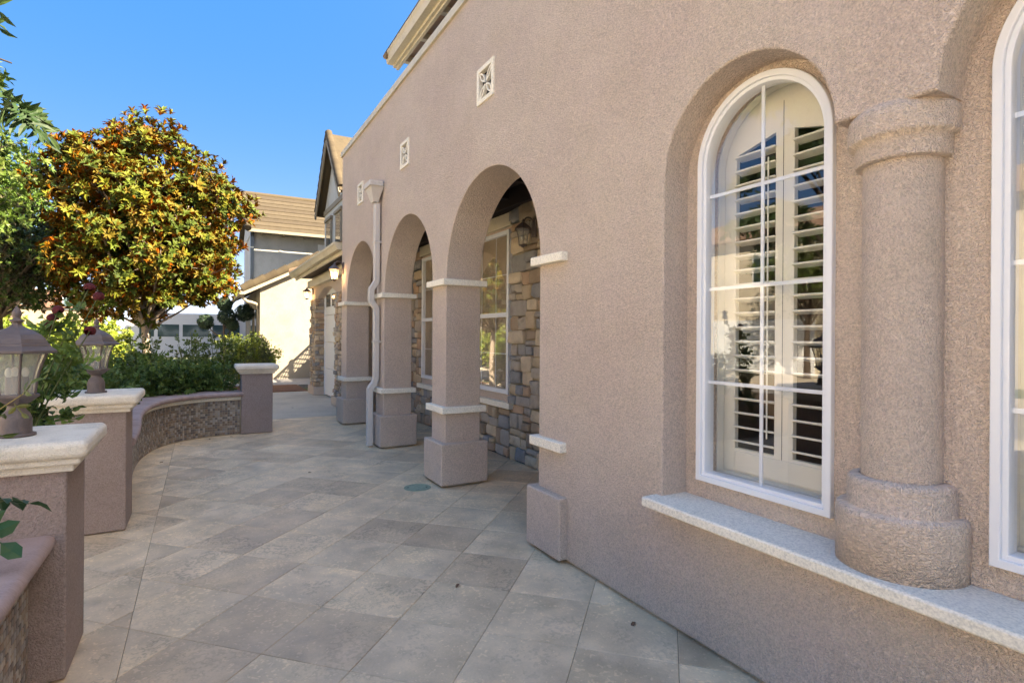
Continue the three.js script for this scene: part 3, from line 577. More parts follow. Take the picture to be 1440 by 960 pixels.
// ---------- plants ----------
function leaf(len, wid, curl = 0.2, under = null) { // along +y, face +z
  const P0 = [0, 0, 0], A = [-wid * 0.42, len * 0.3, wid * 0.16], B = [wid * 0.42, len * 0.3, wid * 0.16], C = [-wid * 0.4, len * 0.66, wid * 0.1 - curl * len * 0.25], E = [wid * 0.4, len * 0.66, wid * 0.1 - curl * len * 0.25], F = [0, len * 0.48, -curl * len * 0.1], G = [0, len, -curl * len];
  const t = [[P0, F, A], [P0, B, F], [A, F, C], [B, E, F], [C, F, G], [F, E, G]];
  const g = new THREE.BufferGeometry(); g.setAttribute('position', new THREE.Float32BufferAttribute(t.flat(2), 3)); g.computeVertexNormals();
  if (under) {
    const b = new THREE.BufferGeometry(); b.setAttribute('position', new THREE.Float32BufferAttribute(t.map(([a, c, d]) => [a, d, c]).flat(2), 3)); b.translate(0, 0, -0.003); b.computeVertexNormals();
    const cl = (q, c) => q.setAttribute('color', new THREE.Float32BufferAttribute(Array(q.attributes.position.count).fill(c).flat(), 3));
    cl(g, [1, 1, 1]); cl(b, under); return mergeGeometries([g, b]);
  }
  return g;
}
function whorl(n, len, wid, r, under, spread = 1) {
  const gs = []; for (let k = 0; k < n; k++) { const g = leaf(len * (0.75 + r() * 0.4), wid * (0.8 + r() * 0.4), 0.15 + r() * 0.3, under); g.rotateX(-(0.35 + r() * 0.9) * spread); g.rotateY(k / n * 6.283 * 1.0 + r() * 0.7); g.translate(0, -r() * len * 0.5, 0); gs.push(g); } return mergeGeometries(gs);
}
function pinnate(pairs, len, wid, leafLen, r) {
  const gs = []; const put = (a, y, l) => { const g = leaf(l, wid, 0.2 + r() * 0.2); g.rotateZ(a); g.rotateX((r() - 0.5) * 0.5); g.translate(0, y, 0); gs.push(g); };
  for (let k = 0; k < pairs; k++) { const y = len * (0.25 + 0.65 * k / pairs); put(1.0 + r() * 0.2, y, leafLen * (0.85 + r() * 0.3)); put(-1.0 - r() * 0.2, y, leafLen * (0.85 + r() * 0.3)); }
  put(0, len * 0.88, leafLen * 1.05);
  const st = new THREE.BoxGeometry(0.004, len * 0.9, 0.004).translate(0, len * 0.45, 0).toNonIndexed(); st.deleteAttribute('uv'); gs.push(st);
  return mergeGeometries(gs);
}
const leafMat = (c, o = {}) => P({ color: lin(...c), roughness: 0.5, transmission: 0.28, thickness: 0, specularIntensity: 0.5, ...o });
function scatter(name, geos, material, spots, parent, seed, palette, s0 = 0.8, s1 = 1.2) {
  // spots: [position, direction]; geometry +y along direction
  const r = rngOf(seed), by = geos.map(() => []); spots.forEach((s) => by[Math.floor(r() * geos.length)].push(s));
  geos.forEach((geo, gi) => {
    if (!by[gi].length) return;
    const im = new THREE.InstancedMesh(geo, material, by[gi].length), m = new THREE.Matrix4(), q = new THREE.Quaternion(), q2 = new THREE.Quaternion(), c = new THREE.Color(); im.name = name; im.userData.kind = 'stuff';
    by[gi].forEach(([pos, dir], i) => {
      q.setFromUnitVectors(V3(0, 1, 0), dir); q2.setFromAxisAngle(V3(0, 1, 0), r() * 6.283); q.multiply(q2);
      const s = s0 + (s1 - s0) * r(); m.compose(pos, q, V3(s, s, s)); im.setMatrixAt(i, m);
      const w = palette[Math.floor(r() * palette.length)], f = 0.75 + r() * 0.5; im.setColorAt(i, c.setRGB(w[0] * f, w[1] * f, w[2] * f));
    });
    im.castShadow = im.receiveShadow = true; parent.add(im);
  });
}
function rndDir(r) { const z = r() * 2 - 1, a = r() * 6.283, s = Math.sqrt(1 - z * z); return V3(Math.cos(a) * s, z, Math.sin(a) * s); }
// crown: lumps spread through an ellipsoid; leaves on and in the lumps; limbs reach each lump
function makeTree(o) {
  const r = rngOf(o.seed), g = tag(group(o.name), o.label, 'tree', o.group); g.position.set(o.at[0], o.at[1] ?? 0, o.at[2]);
  const [rx, ry, rz] = o.r, cy = o.cy, lumps = [], spots = [], limbs = [];
  for (let k = 0; k < o.lumps; k++) {
    let d, t = 0; do { d = rndDir(r).multiplyScalar(Math.pow(r(), 0.38)); t++; } while (t < 30 && lumps.some((l) => l.u.distanceTo(d) < (o.gap ?? 0.3)));
    if (o.flatBottom && d.y < -0.55) d.y = -0.55;
    const L = { u: d, c: V3(d.x * rx, cy + d.y * ry, d.z * rz), s: (o.lumpR ?? 0.6) * (0.7 + r() * 0.6) };
    lumps.push(L);
  }
  const fork = V3(0, o.trunk, 0);
  const tk = taper([V3(0, -0.1, 0), V3(0.03, o.trunk * 0.4, 0.02), V3(-0.02, o.trunk * 0.8, -0.02), V3(0.02, o.trunk + ry * 0.55, 0.05)], o.tr, o.tr * 0.45, 12, 9);
  const trunk = add('trunk', tk, o.bark, g);
  lumps.forEach((L, k) => {
    const st = V3(0.01, lerp(o.trunk * 0.82, o.trunk + ry * 0.5, clamp((L.u.y + 0.6) * 0.6, 0, 1)), 0.02), mid = st.clone().lerp(L.c, 0.5).add(V3((r() - 0.5) * 0.3, 0.1 * ry * r(), (r() - 0.5) * 0.3));
    limbs.push(taper([st, mid, L.c], o.tr * 0.34, 0.012, 7, 5));
    for (let q = 0; q < 4; q++) { const d = rndDir(r); d.y = Math.abs(d.y) * 0.6; limbs.push(taper([L.c.clone().lerp(mid, 0.3), L.c.clone().addScaledVector(d, L.s * 0.5), L.c.clone().addScaledVector(d, L.s * 0.95)], 0.013, 0.005, 4, 4)); }
    for (let q = 0; q < o.per; q++) { const d = rndDir(r), rad = L.s * Math.pow(r(), 0.4); const pos = L.c.clone().add(V3(d.x * rad, d.y * rad * 0.85, d.z * rad)); const dir = d.multiplyScalar(0.7).add(V3(0, 0.55 + (o.droop ?? 0), 0)).add(L.u.clone().multiplyScalar(0.35)).normalize(); spots.push([pos, dir]); }
  });
  const lm = mergeGeometries(limbs); add('limb', lm, o.bark, trunk);
  scatter('crown', o.leaves, o.leafMat, spots, g, o.seed + 5, o.palette, 0.75, 1.25);
  return g;
}
{
  const r = rngOf(11), W = [0, 1, 2].map(() => whorl(9, 0.14, 0.056, r, [2.7, 0.95, 0.4], 0.78));
  makeTree({ name: 'magnolia_tree', label: 'magnolia tree with rust backed leaves and pale trunk behind the planter', seed: 21, at: [-3.22, 0, -15], trunk: 1.95, tr: 0.1, r: [2.12, 2.15, 2.0], cy: 3.98, lumps: 90, lumpR: 0.5, gap: 0.23, per: 84, flatBottom: false, bark: mat.bark, leaves: W, leafMat: P({ color: 0xffffff, vertexColors: true, roughness: 0.6, specularIntensity: 0.35, transmission: 0.25, thickness: 0 }), palette: [[0.092, 0.122, 0.010], [0.14, 0.15, 0.010], [0.06, 0.088, 0.010], [0.17, 0.125, 0.010]] });
  const small = [0, 1].map(() => whorl(7, 0.10, 0.05, r, null));
  const lm = leafMat([1, 1, 1], { transmission: 0.35 });
  makeTree({ name: 'shade_tree', label: 'bright green tree with dark trunk beyond the magnolia', seed: 31, at: [-7.9, 0, -25], trunk: 2.6, tr: 0.16, r: [3.0, 2.6, 3.0], cy: 5.6, lumps: 70, lumpR: 0.75, gap: 0.25, per: 90, bark: mat.barkDark, leaves: small, leafMat: lm, palette: [[0.10, 0.18, 0.02], [0.14, 0.21, 0.03], [0.07, 0.13, 0.015]] });
  makeTree({ name: 'shade_tree', label: 'dark leaved tree standing left of the magnolia in its shadow', seed: 37, at: [-6.1, 0, -16.5], trunk: 2.2, tr: 0.12, r: [1.5, 1.35, 1.5], cy: 3.3, lumps: 34, lumpR: 0.55, gap: 0.3, per: 80, bark: mat.barkDark, leaves: small, leafMat: lm, palette: [[0.05, 0.09, 0.015], [0.07, 0.11, 0.02], [0.08, 0.07, 0.02]] });
  // trees across the front yard and street, which the window panes mirror
  const far = [[-6.1, -11.5, 41], [-17.2, -12.5, 43], [-17.4, -24, 47], [-17.2, -37, 61]];
  const marks = ['leafy street tree on the near verge beside the planted shrubs', 'leafy street tree on the lawn before the house opposite the porch', 'leafy street tree on the lawn between two houses over the road', 'leafy street tree farthest along the opposite lawns'];
  far.forEach(([x, z, sd], i) => makeTree({ name: 'street_tree', label: marks[i], group: 'street trees along the road', seed: sd, at: [x, 0, z], trunk: 2.3, tr: 0.13, r: [1.6, 1.6, 1.6], cy: 4.2, lumps: 34, lumpR: 0.6, gap: 0.3, per: 60, bark: mat.barkDark, leaves: small, leafMat: lm, palette: [[0.10, 0.16, 0.02], [0.13, 0.17, 0.03], [0.07, 0.12, 0.02]] }));
  // overhanging ash
  const ash = tag(group('ash_tree'), 'ash tree with drooping dark compound leaves overhanging the planter', 'tree'); ash.position.set(-4.68, 0.72, -4.2);
  add('trunk', taper([V3(0, 0, 0), V3(0.05, 1.2, 0), V3(0, 2.6, 0.05), V3(0.1, 4.6, 0)], 0.09, 0.03, 10, 8), mat.barkDark, ash);
  const pin = [0, 1].map(() => pinnate(4, 0.24, 0.036, 0.105, r)), sp = [], br = [];
  for (let k = 0; k < 26; k++) {
    const y = 1.9 + r() * 2.3, a = k < 18 ? -0.5 + r() * 0.9 : r() * 6.28, L = k < 18 ? 1.15 + r() * 0.45 : 0.9 + r() * 0.7, e = V3(Math.cos(a) * L, y + 0.15 - r() * 0.3, Math.sin(a) * L);
    br.push(taper([V3(0.03, y - 0.4, 0), V3(Math.cos(a) * L * 0.55, y + 0.2, Math.sin(a) * L * 0.55), e], 0.02, 0.005, 7, 5));
    for (let q = 0; q < 24; q++) { const t = 0.45 + 0.6 * r(), pp = V3(Math.cos(a) * L * t, y - 0.1 + 0.3 * Math.sin(t * 3), Math.sin(a) * L * t), d = rndDir(r); d.y = -0.35 - r() * 0.6; sp.push([pp, d.normalize()]); }
  }
  add('limb', mergeGeometries(br), mat.barkDark, ash);
  scatter('crown', pin, leafMat([1, 1, 1]), sp, ash, 71, [[0.03, 0.06, 0.015], [0.045, 0.075, 0.02]], 0.8, 1.15);
}
function bush(name, label, grp, at, R, n, geos, palette, seed, opt = {}) {
  const r = rngOf(seed), g = tag(group(name), label, 'shrub', grp); g.position.set(...at);
  const stems = [], spots = [], ns = opt.stems ?? 14;
  const lump = []; for (let k = 0; k < ns; k++) { const a = r() * 6.283, d = Math.sqrt(r()) * 0.95, h = (0.5 + r() * 0.5) * (1 - d * 0.25); lump.push(V3(Math.cos(a) * d * R[0], h * R[1], Math.sin(a) * d * R[2])); }
  lump.forEach((t) => stems.push(taper([V3(t.x * 0.2, -0.05, t.z * 0.2), V3(t.x * 0.6, t.y * 0.6, t.z * 0.6), t], 0.009, 0.003, 6, 4)));
  for (let i = 0; i < n; i++) {
    const t = lump[Math.floor(r() * lump.length)], u = 0.15 + 0.85 * Math.pow(r(), 0.6), c = V3(t.x * (0.3 + 0.7 * u), t.y * u, t.z * (0.3 + 0.7 * u)), d = rndDir(r);
    c.addScaledVector(d, (opt.spread ?? 0.16) * (0.3 + 0.7 * r())); if (c.y < 0.02) c.y = 0.02 + r() * 0.1;
    spots.push([c, d.add(V3(0, 0.4, 0)).normalize()]);
  }
  add('stem', mergeGeometries(stems), mat.stem, g);
  scatter('foliage', geos, leafMat([1, 1, 1]), spots, g, seed + 3, palette, 0.75, 1.25);
  return g;
}
{
  const r = rngOf(15), rose = [0, 1, 2].map(() => pinnate(2, 0.10, 0.036, 0.052, r)), fine = [0, 1].map(() => whorl(6, 0.055, 0.022, r, null));
  const G1 = [[0.085, 0.14, 0.024], [0.11, 0.17, 0.032], [0.065, 0.11, 0.027], [0.13, 0.185, 0.034]], G2 = [[0.20, 0.26, 0.025], [0.25, 0.28, 0.03], [0.15, 0.21, 0.02]];
  const roses = [[-3.25, -6.2, 0.55, 0.75, 0.6], [-3.4, -7.3, 0.6, 0.7, 0.65], [-3.3, -8.4, 0.6, 0.72, 0.6], [-2.7, -9.35, 0.55, 0.62, 0.45], [-2.1, -9.75, 0.5, 0.55, 0.4], [-4.3, -6.8, 0.7, 0.95, 0.7], [-4.3, -8.6, 0.7, 0.9, 0.7], [-3.9, -5.7, 0.55, 0.95, 0.5], [-4.9, -7.6, 0.7, 1.1, 0.7], [-3.4, -10.1, 0.7, 0.75, 0.5], [-5.0, -9.8, 0.7, 1.0, 0.6]];
  const roseLabels = ['rose bush just behind the pillar where the curved wall begins', 'rose bush along the straight run of the curved wall', 'rose bush inside the bend of the curved wall', 'low rose bush at the far bend of the curved wall', 'low rose bush beside the end pillar without a lantern', 'taller rose bush in the second planter row behind the lantern pillar', 'taller rose bush in the second planter row before the magnolia trunk', 'tall rose bush beside the walkway opening', 'tallest rose bush at the back of the planter', 'rose bush on the soil edge behind the bend', 'rose bush at the back corner of the planter'];
  roses.forEach(([x, z, a, h, b], i) => bush('rose_bush', roseLabels[i], 'rose bushes in the planter', [x, 0.5, z], [a, h, b], 620, rose, G1, 200 + i, { stems: 22, spread: 0.14 }));
  [[-3.0, -10.4, 0.6], [-2.2, -10.6, 0.55], [-3.9, -10.9, 0.6], [-1.9, -11.2, 0.5]].forEach(([x, z, q], i) => bush('rose_bush', ['lanky rose bush with open canes before the topiary', 'lanky rose bush with open canes behind the end pillar', 'lanky rose bush with open canes beside the magnolia trunk', 'thin cane rose bush between the end pillar and the golden shrub'][i], 'rose bushes in the planter', [x, 0.2, z], [q, 1.55, 0.4], 260, rose, [[0.09, 0.13, 0.025], [0.12, 0.16, 0.03]], 230 + i, { stems: 15, spread: 0.11 }));
  bush('golden_shrub', 'yellow green fine leaved shrub behind the end pillar', null, [-0.95, 0.0, -17.7], [0.95, 1.75, 0.8], 3400, fine, G2, 240, { stems: 40, spread: 0.22 });
  bush('golden_shrub', 'small wispy shrub against the neighbouring cream wall', null, [-0.85, 0.0, -15.9], [0.5, 1.75, 0.5], 420, fine, [[0.08, 0.10, 0.03], [0.12, 0.14, 0.04]], 244, { stems: 16, spread: 0.14 });
  [[-3.6, -12.2], [-4.9, -12.8], [-2.6, -12.4], [-6.2, -12.2]].forEach(([x, z], i) => bush('hedge_shrub', 'mid green leafy shrub between the planter and the magnolia', 'shrubs under the magnolia', [x, 0, z], [0.75, 1.25, 0.6], 900, rose, [[0.06, 0.10, 0.02], [0.09, 0.13, 0.025]], 260 + i, { stems: 24, spread: 0.2 }));
  [[-7.6, -22.5], [-9.6, -24], [-8.6, -29], [-11.6, -31], [-6.4, -26.5], [-5.6, -23.8], [-10.2, -35]].forEach(([x, z], i) => bush('roadside_hedge', 'yellow green sunlit hedge by the road', 'sunlit hedges by the road', [x, 0, z], [1.5, 2.3, 1.2], 2200, [whorl(7, 0.12, 0.06, r, null)], G2, 280 + i, { stems: 40, spread: 0.4 }));
  // red roses on a tall cane
  const rs = tag(group('red_rose_cane'), 'tall rose cane with deep red blooms behind the lantern pillar', 'rose'); rs.position.set(-3.1, 0.5, -4.2);
  const petalM = M({ color: lin(0.075, 0.0015, 0.004), roughness: 0.8 });
  const canes = [[-2.93, 1.55, -4.3], [-2.90, 1.595, -4.3], [-2.865, 1.64, -4.3], [-2.73, 1.79, -4.3], [-2.675, 1.735, -4.3], [-2.71, 1.52, -4.3]].map(([x, y, z], i) => [x + 3.1, y - 0.5, z + 4.2 + (i % 3) * 0.05]);
  const sp = []; canes.forEach(([x, y, z], i) => {
    const a = V3(x * 0.2 - 0.1, 0, z * 0.2), b = V3(x * 0.5, y * 0.6, z * 0.6), c = V3(x, y, z); add('cane', taper([a, b, c], 0.007, 0.003, 8, 5), mat.stem, rs);
    const pt = []; for (let k = 0; k < 16; k++) { const q = new THREE.SphereGeometry(0.026, 6, 4, 0, 2.2, 0.3, 1.4); const s = 0.55 + k / 16 * 0.75; q.scale(s, s, s); q.rotateZ(0.2 + k * 0.03); q.rotateY(k * 2.4); q.translate(0, 0.012 - k * 0.0012, 0); pt.push(q); }
    const bl = add('bloom', mergeGeometries(pt), petalM, rs); bl.position.copy(c); bl.rotation.set(r() - 0.5, r() * 6, r() - 0.5);
    for (let k = 0; k < 14; k++) { const t = 0.2 + r() * 0.75, d = rndDir(r); d.y = Math.abs(d.y) * 0.5; sp.push([V3(lerp(b.x * 0.4, c.x, t), c.y * t * 0.97, lerp(b.z * 0.4, c.z, t)), d.normalize()]); }
  });
  scatter('foliage', rose, leafMat([1, 1, 1]), sp, rs, 301, G1, 0.8, 1.2);
  // sprig over the bench wall and one before the lantern
  const sg = tag(group('rose_sprig'), 'rose sprig with large green leaflets hanging over the bench wall', 'rose'); sg.position.set(-2.915, 0.47, -2.62);
  const big = pinnate(2, 0.16, 0.062, 0.085, r);
  add('cane', taper([V3(-0.2, 0.0, 0.1), V3(0, 0.32, 0.02), V3(0.17, 0.42, -0.04)], 0.006, 0.003, 8, 5), mat.stem, sg);
  scatter('foliage', [big], leafMat([1, 1, 1]), [[V3(0.12, 0.44, -0.03), V3(0.9, -0.35, -0.2).normalize()], [V3(0.08, 0.38, 0), V3(0.7, -0.6, 0.3).normalize()], [V3(0.0, 0.34, 0), V3(0.3, 0.5, -0.6).normalize()]], sg, 311, [[0.035, 0.09, 0.03]], 0.9, 1.05);
  const s2 = tag(group('rose_sprig'), 'thin bare rose shoot with young leaves in front of the lantern', 'rose'); s2.position.set(-3.0, 0.5, -2.75);
  add('cane', taper([V3(-0.15, 0.1, 0), V3(0.1, 0.6, -0.05), V3(0.27, 0.76, -0.1)], 0.004, 0.002, 8, 5), M({ color: lin(0.3, 0.22, 0.06) }), s2);
  const sm = [pinnate(1, 0.05, 0.02, 0.045, r)]; const q = []; for (let k = 0; k < 9; k++) { const t = 0.35 + 0.65 * k / 8; q.push([V3(lerp(-0.05, 0.27, t), lerp(0.3, 0.76, t), -0.1 * t), rndDir(r)]); }
  scatter('foliage', sm, leafMat([1, 1, 1]), q, s2, 315, [[0.16, 0.15, 0.03], [0.10, 0.13, 0.03]], 0.8, 1.2);
  // topiary beyond
  const tp = tag(group('topiary'), 'clipped pom pom topiary before the white van', 'topiary'); tp.position.set(-1.45, 0, -22.5);
  add('trunk', taper([V3(0, 0, 0), V3(0.05, 1, 0), V3(0, 2.2, 0)], 0.05, 0.03, 8, 6), mat.barkDark, tp);
  const tpm = leafMat([1, 1, 1]), tl = [whorl(6, 0.07, 0.03, r, null)];
  [[-0.55, 1.95, 0.26], [0.12, 2.15, 0.3], [0.7, 2.3, 0.32], [0.05, 2.6, 0.25], [0.3, 1.85, 0.2]].forEach(([x, y, s], k) => {
    add('branch', taper([V3(0, y - 0.6, 0), V3(x * 0.6, y - 0.35, 0), V3(x, y, 0)], 0.025, 0.015, 6, 5), mat.barkDark, tp);
    const spx = []; for (let i = 0; i < 420; i++) { const d = rndDir(r); spx.push([V3(x, y, 0).addScaledVector(d, s * (0.75 + 0.3 * r())), d]); }
    scatter('pom_pom', tl, tpm, spx, tp, 330 + k, [[0.03, 0.055, 0.03], [0.04, 0.07, 0.03]]);
  });
}

{
  const r = rngOf(91), dm = M({ color: lin(0.16, 0.09, 0.05), roughness: 1 }), lg = leaf(0.05, 0.025, 0.3);
  for (const [x, z] of [[-2.35, -8.75], [-2.0, -9.0], [-1.75, -9.05], [-2.5, -7.6], [-0.55, -1.75], [-0.2, -1.2], [-0.9, -11.6], [-0.5, -12.1], [-0.75, -3.05], [-1.1, -6.3], [0.75, -5.9], [-0.12, -2.2]]) { const m = add('dry_leaf', lg, dm); m.position.set(x, 0.006, z); m.rotation.set(-Math.PI / 2 + (r() - 0.5) * 0.4, 0, r() * 6.28); tag(m, 'small dry brown leaf lying on the pale paving', 'leaf', 'dry leaves scattered on the paving'); }
}
// ---------- neighbouring house ----------
{
  const n = tag(group('neighbour_house'), 'cream stucco neighbouring house with tan tiled roofs and steep gable', 'house');
  const wall = M({ color: lin(0.34, 0.30, 0.235), map: T.coarse, bumpMap: T.stuccoBump, bumpScale: 0.006, roughness: 0.95 }), pale = M({ color: lin(0.50, 0.49, 0.45), map: T.coarse, roughness: 0.95 });  // upper walls: paler paint, its colour lifted further to offset their shade
  const tile = [[0.068, 0.050, 0.026], [0.078, 0.058, 0.031], [0.060, 0.043, 0.022]].map((c) => M({ color: lin(...c), map: T.mottle, roughness: 0.95 })), trim = M({ color: lin(0.24, 0.205, 0.145), roughness: 0.8 }), nTrim = M({ color: lin(0.27, 0.23, 0.165), roughness: 0.7 }), glassD = M({ color: lin(0.08, 0.09, 0.09), roughness: 0.08 });
  const zF = -20.6;
  // wing wall, top follows the rake
  const s = new THREE.Shape([[-0.39, -0.1], [6, -0.1], [6, 5.6], [4.2, 5.6], [-0.39, 3.2]].map((q) => new THREE.Vector2(...q)));
  add('wing_wall', metric(new THREE.ExtrudeGeometry(s, { depth: 0.2, bevelEnabled: false }).translate(0, 0, zF - 0.2)), wall, n);
  add('side_wall', box(-0.37, -0.2, -0.1, 3.15, -27.95, zF - 0.2), wall, n);
  for (const [a, b] of [[-22.2, -21.6], [-24.2, -23.4]]) { const w = group('side_window', n); add('frame', box(-0.42, -0.36, 0.5, 2.5, a - 0.08, b + 0.08, 0.01), trim, w); add('pane', box(-0.43, -0.4, 0.6, 2.4, a, b), glassD, w); }
  // wing roof slope
  const sl = Math.atan2(2.4, 4.59), L = 6.2, r = rngOf(5);
  const slab = new THREE.BoxGeometry(L, 0.12, 7.6); slab.rotateZ(sl); slab.translate(-0.95 + Math.cos(sl) * L / 2, 2.98 + Math.sin(sl) * L / 2, zF - 3.4); const roof = add('wing_roof', metric(slab), tile[0], n);
  const rk = new THREE.CylinderGeometry(0.13, 0.15, 0.42, 10, 1, false).rotateZ(Math.PI / 2);
  for (let k = 0; k < 15; k++) { const m = add('rake_tile', rk, tile[k % 3], roof); m.rotation.z = sl + 0.06; m.position.set(-0.8 + Math.cos(sl) * k * 0.4, 3.13 + Math.sin(sl) * k * 0.4, zF + 0.33); }
  add('rake_board', (() => { const g = new THREE.BoxGeometry(L, 0.18, 0.06); g.rotateZ(sl); g.translate(-0.95 + Math.cos(sl) * L / 2, 2.9 + Math.sin(sl) * L / 2, zF + 0.36); return metric(g); })(), nTrim, n);
  add('wing_gutter', box(-1.05, -0.93, 2.82, 2.95, -27.4, zF + 0.4, 0.02), nTrim, n);
  add('gutter_elbow', tube([V3(-1.0, 2.86, zF + 0.1), V3(-0.85, 2.65, zF + 0.05), V3(-0.5, 2.55, zF - 0.1), V3(-0.42, 2.3, zF - 0.25), V3(-0.42, 0, zF - 0.25)], 0.05, 20, 8), nTrim, n);
  // two storey volume
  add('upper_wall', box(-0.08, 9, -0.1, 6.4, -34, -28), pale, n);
  add('corner_board', box(-0.2, -0.05, 3, 6.3, -27.98, -27.9), glassD, n);
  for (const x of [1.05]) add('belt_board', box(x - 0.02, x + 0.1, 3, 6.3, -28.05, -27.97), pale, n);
  const cN = 9; for (let k = 0; k < cN; k++) { // courses up the slope facing the patio
    const t0 = k / cN, t1 = (k + 1) / cN, y = 6.25 + 2.35 * t0, z = -27.3 - 3.6 * t0, g = new THREE.BoxGeometry(10.2, 0.07, 0.56); g.rotateX(0.52); g.translate(4.75, y + 0.12, z - 0.2);
    const row = add('tile_course', metric(g), tile[k % 3], n);
  }
  add('ridge', new THREE.CylinderGeometry(0.13, 0.13, 10.2, 8).rotateZ(Math.PI / 2).translate(4.75, 8.66, -31.0), tile[1], n);
  add('roof_back', (() => { const g = new THREE.BoxGeometry(10.2, 0.1, 4.4); g.rotateX(-0.56); g.translate(4.75, 7.5, -32.8); return metric(g); })(), tile[0], n);
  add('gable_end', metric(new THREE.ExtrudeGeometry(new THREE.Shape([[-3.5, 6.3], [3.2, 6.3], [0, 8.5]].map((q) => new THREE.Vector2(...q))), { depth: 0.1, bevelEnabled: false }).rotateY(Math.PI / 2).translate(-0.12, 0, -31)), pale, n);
  for (let k = 0; k < 9; k++) { const m = add('rake_tile', rk, tile[k % 3], n); m.rotation.set(0, -Math.PI / 2, 0); m.rotateZ(-0.58); m.position.set(-0.36, 6.35 + k * 0.26, -27.2 - k * 0.4); }
  add('eave_board', box(-0.38, 9.5, 6.12, 6.26, -27.32, -27.24, 0.01), trim, n);
  for (let k = 0; k < 9; k++) add('rafter_tail', box(0.2 + k * 0.95, 0.3 + k * 0.95, 6.1, 6.22, -28, -27.3, 0.01), nTrim, n);
  { const w = group('upper_window', n); add('frame', box(2.78, 3.9, 4.3, 5.9, -28.06, -27.97, 0.01), mat.whitePaint, w); add('pane', box(2.88, 3.8, 4.4, 5.8, -28.08, -28.03), glassD, w); for (const y of [4.75, 5.1, 5.45]) add('muntin', box(2.88, 3.8, y - 0.02, y + 0.02, -28.09, -28.05), mat.whitePaint, w); }
  // steep street gable
  const gx = 2.6, zc = -23.15, hw = 2.2;
  const gs = new THREE.Shape([[-zc - hw, -0.1], [-zc + hw, -0.1], [-zc + hw, 6.9], [-zc, 9.45], [-zc - hw, 6.9]].map((q) => new THREE.Vector2(...q)));
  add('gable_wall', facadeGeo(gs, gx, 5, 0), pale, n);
  for (const sgn of [-1, 1]) { // slopes
    const a = Math.atan2(2.55, hw), LL = 3.75, g = new THREE.BoxGeometry(6, 0.12, LL); g.rotateX(sgn * a); g.translate(gx - 0.35 + 3, 9.62 - Math.sin(a) * LL / 2, zc + sgn * Math.cos(a) * LL / 2); add('gable_roof', metric(g), tile[sgn > 0 ? 1 : 0], n);
    const b = new THREE.BoxGeometry(0.06, 0.22, LL); b.rotateX(sgn * a); b.translate(gx - 0.36, 9.5 - Math.sin(a) * LL / 2, zc + sgn * Math.cos(a) * LL / 2); add('barge_board', b, trim, n);
    for (let k = 0; k < 9; k++) { const m = add('rake_tile', rk, tile[k % 3], n); m.rotation.set(0, Math.PI / 2, 0); m.rotateZ(sgn * a); m.position.set(gx - 0.28, 9.7 - Math.sin(a) * (0.2 + k * 0.4), zc + sgn * Math.cos(a) * (0.2 + k * 0.4)); }
  }
  add('belt_trim', box(gx - 0.05, gx + 0.02, 6.75, 6.95, zc - hw, zc + hw, 0.01), trim, n);
  for (const z of [-24.2, -22.3]) { const w = group('gable_window', n); add('frame', box(gx - 0.06, gx + 0.02, 4.75, 6.35, z - 0.55, z + 0.55, 0.01), trim, w); add('pane', box(gx - 0.07, gx - 0.03, 4.85, 6.25, z - 0.42, z + 0.42), glassD, w); add('window_head', box(gx - 0.12, gx, 6.35, 6.47, z - 0.65, z + 0.65, 0.01), trim, w); add('window_sill', box(gx - 0.12, gx, 4.63, 4.75, z - 0.65, z + 0.65, 0.01), trim, w); }
}
// lattice topped fence between the houses; its shade falls on the cream wall
{
  const f = tag(group('lattice_fence'), 'wooden fence with lattice top between the two houses', 'fence'), m = M({ color: lin(0.35, 0.25, 0.16), map: T.mottle });
  const x = 1.95, z0 = -20.55, z1 = -16.2;
  for (let z = z0; z < z1; z += 0.15) add('board', box(x, x + 0.02, 0, 1.32, z, z + 0.143), m, f);
  add('rail', box(x - 0.02, x + 0.04, 1.32, 1.38, z0, z1), m, f); add('rail', box(x - 0.02, x + 0.04, 1.8, 1.87, z0, z1), m, f);
  for (let z = z0; z < z1 + 0.3; z += 0.17) for (const sg of [-1, 1]) { const g = new THREE.BoxGeometry(0.012, 0.6, 0.035); g.rotateX(sg * Math.PI / 4); g.translate(x + 0.01 + sg * 0.007, 1.59, z); add('lattice_strip', g, m, f); }
  for (let z = z0; z <= z1; z += 1.44) add('post', box(x - 0.05, x + 0.05, 0, 1.92, z - 0.05, z + 0.05, 0.01), m, f);
}

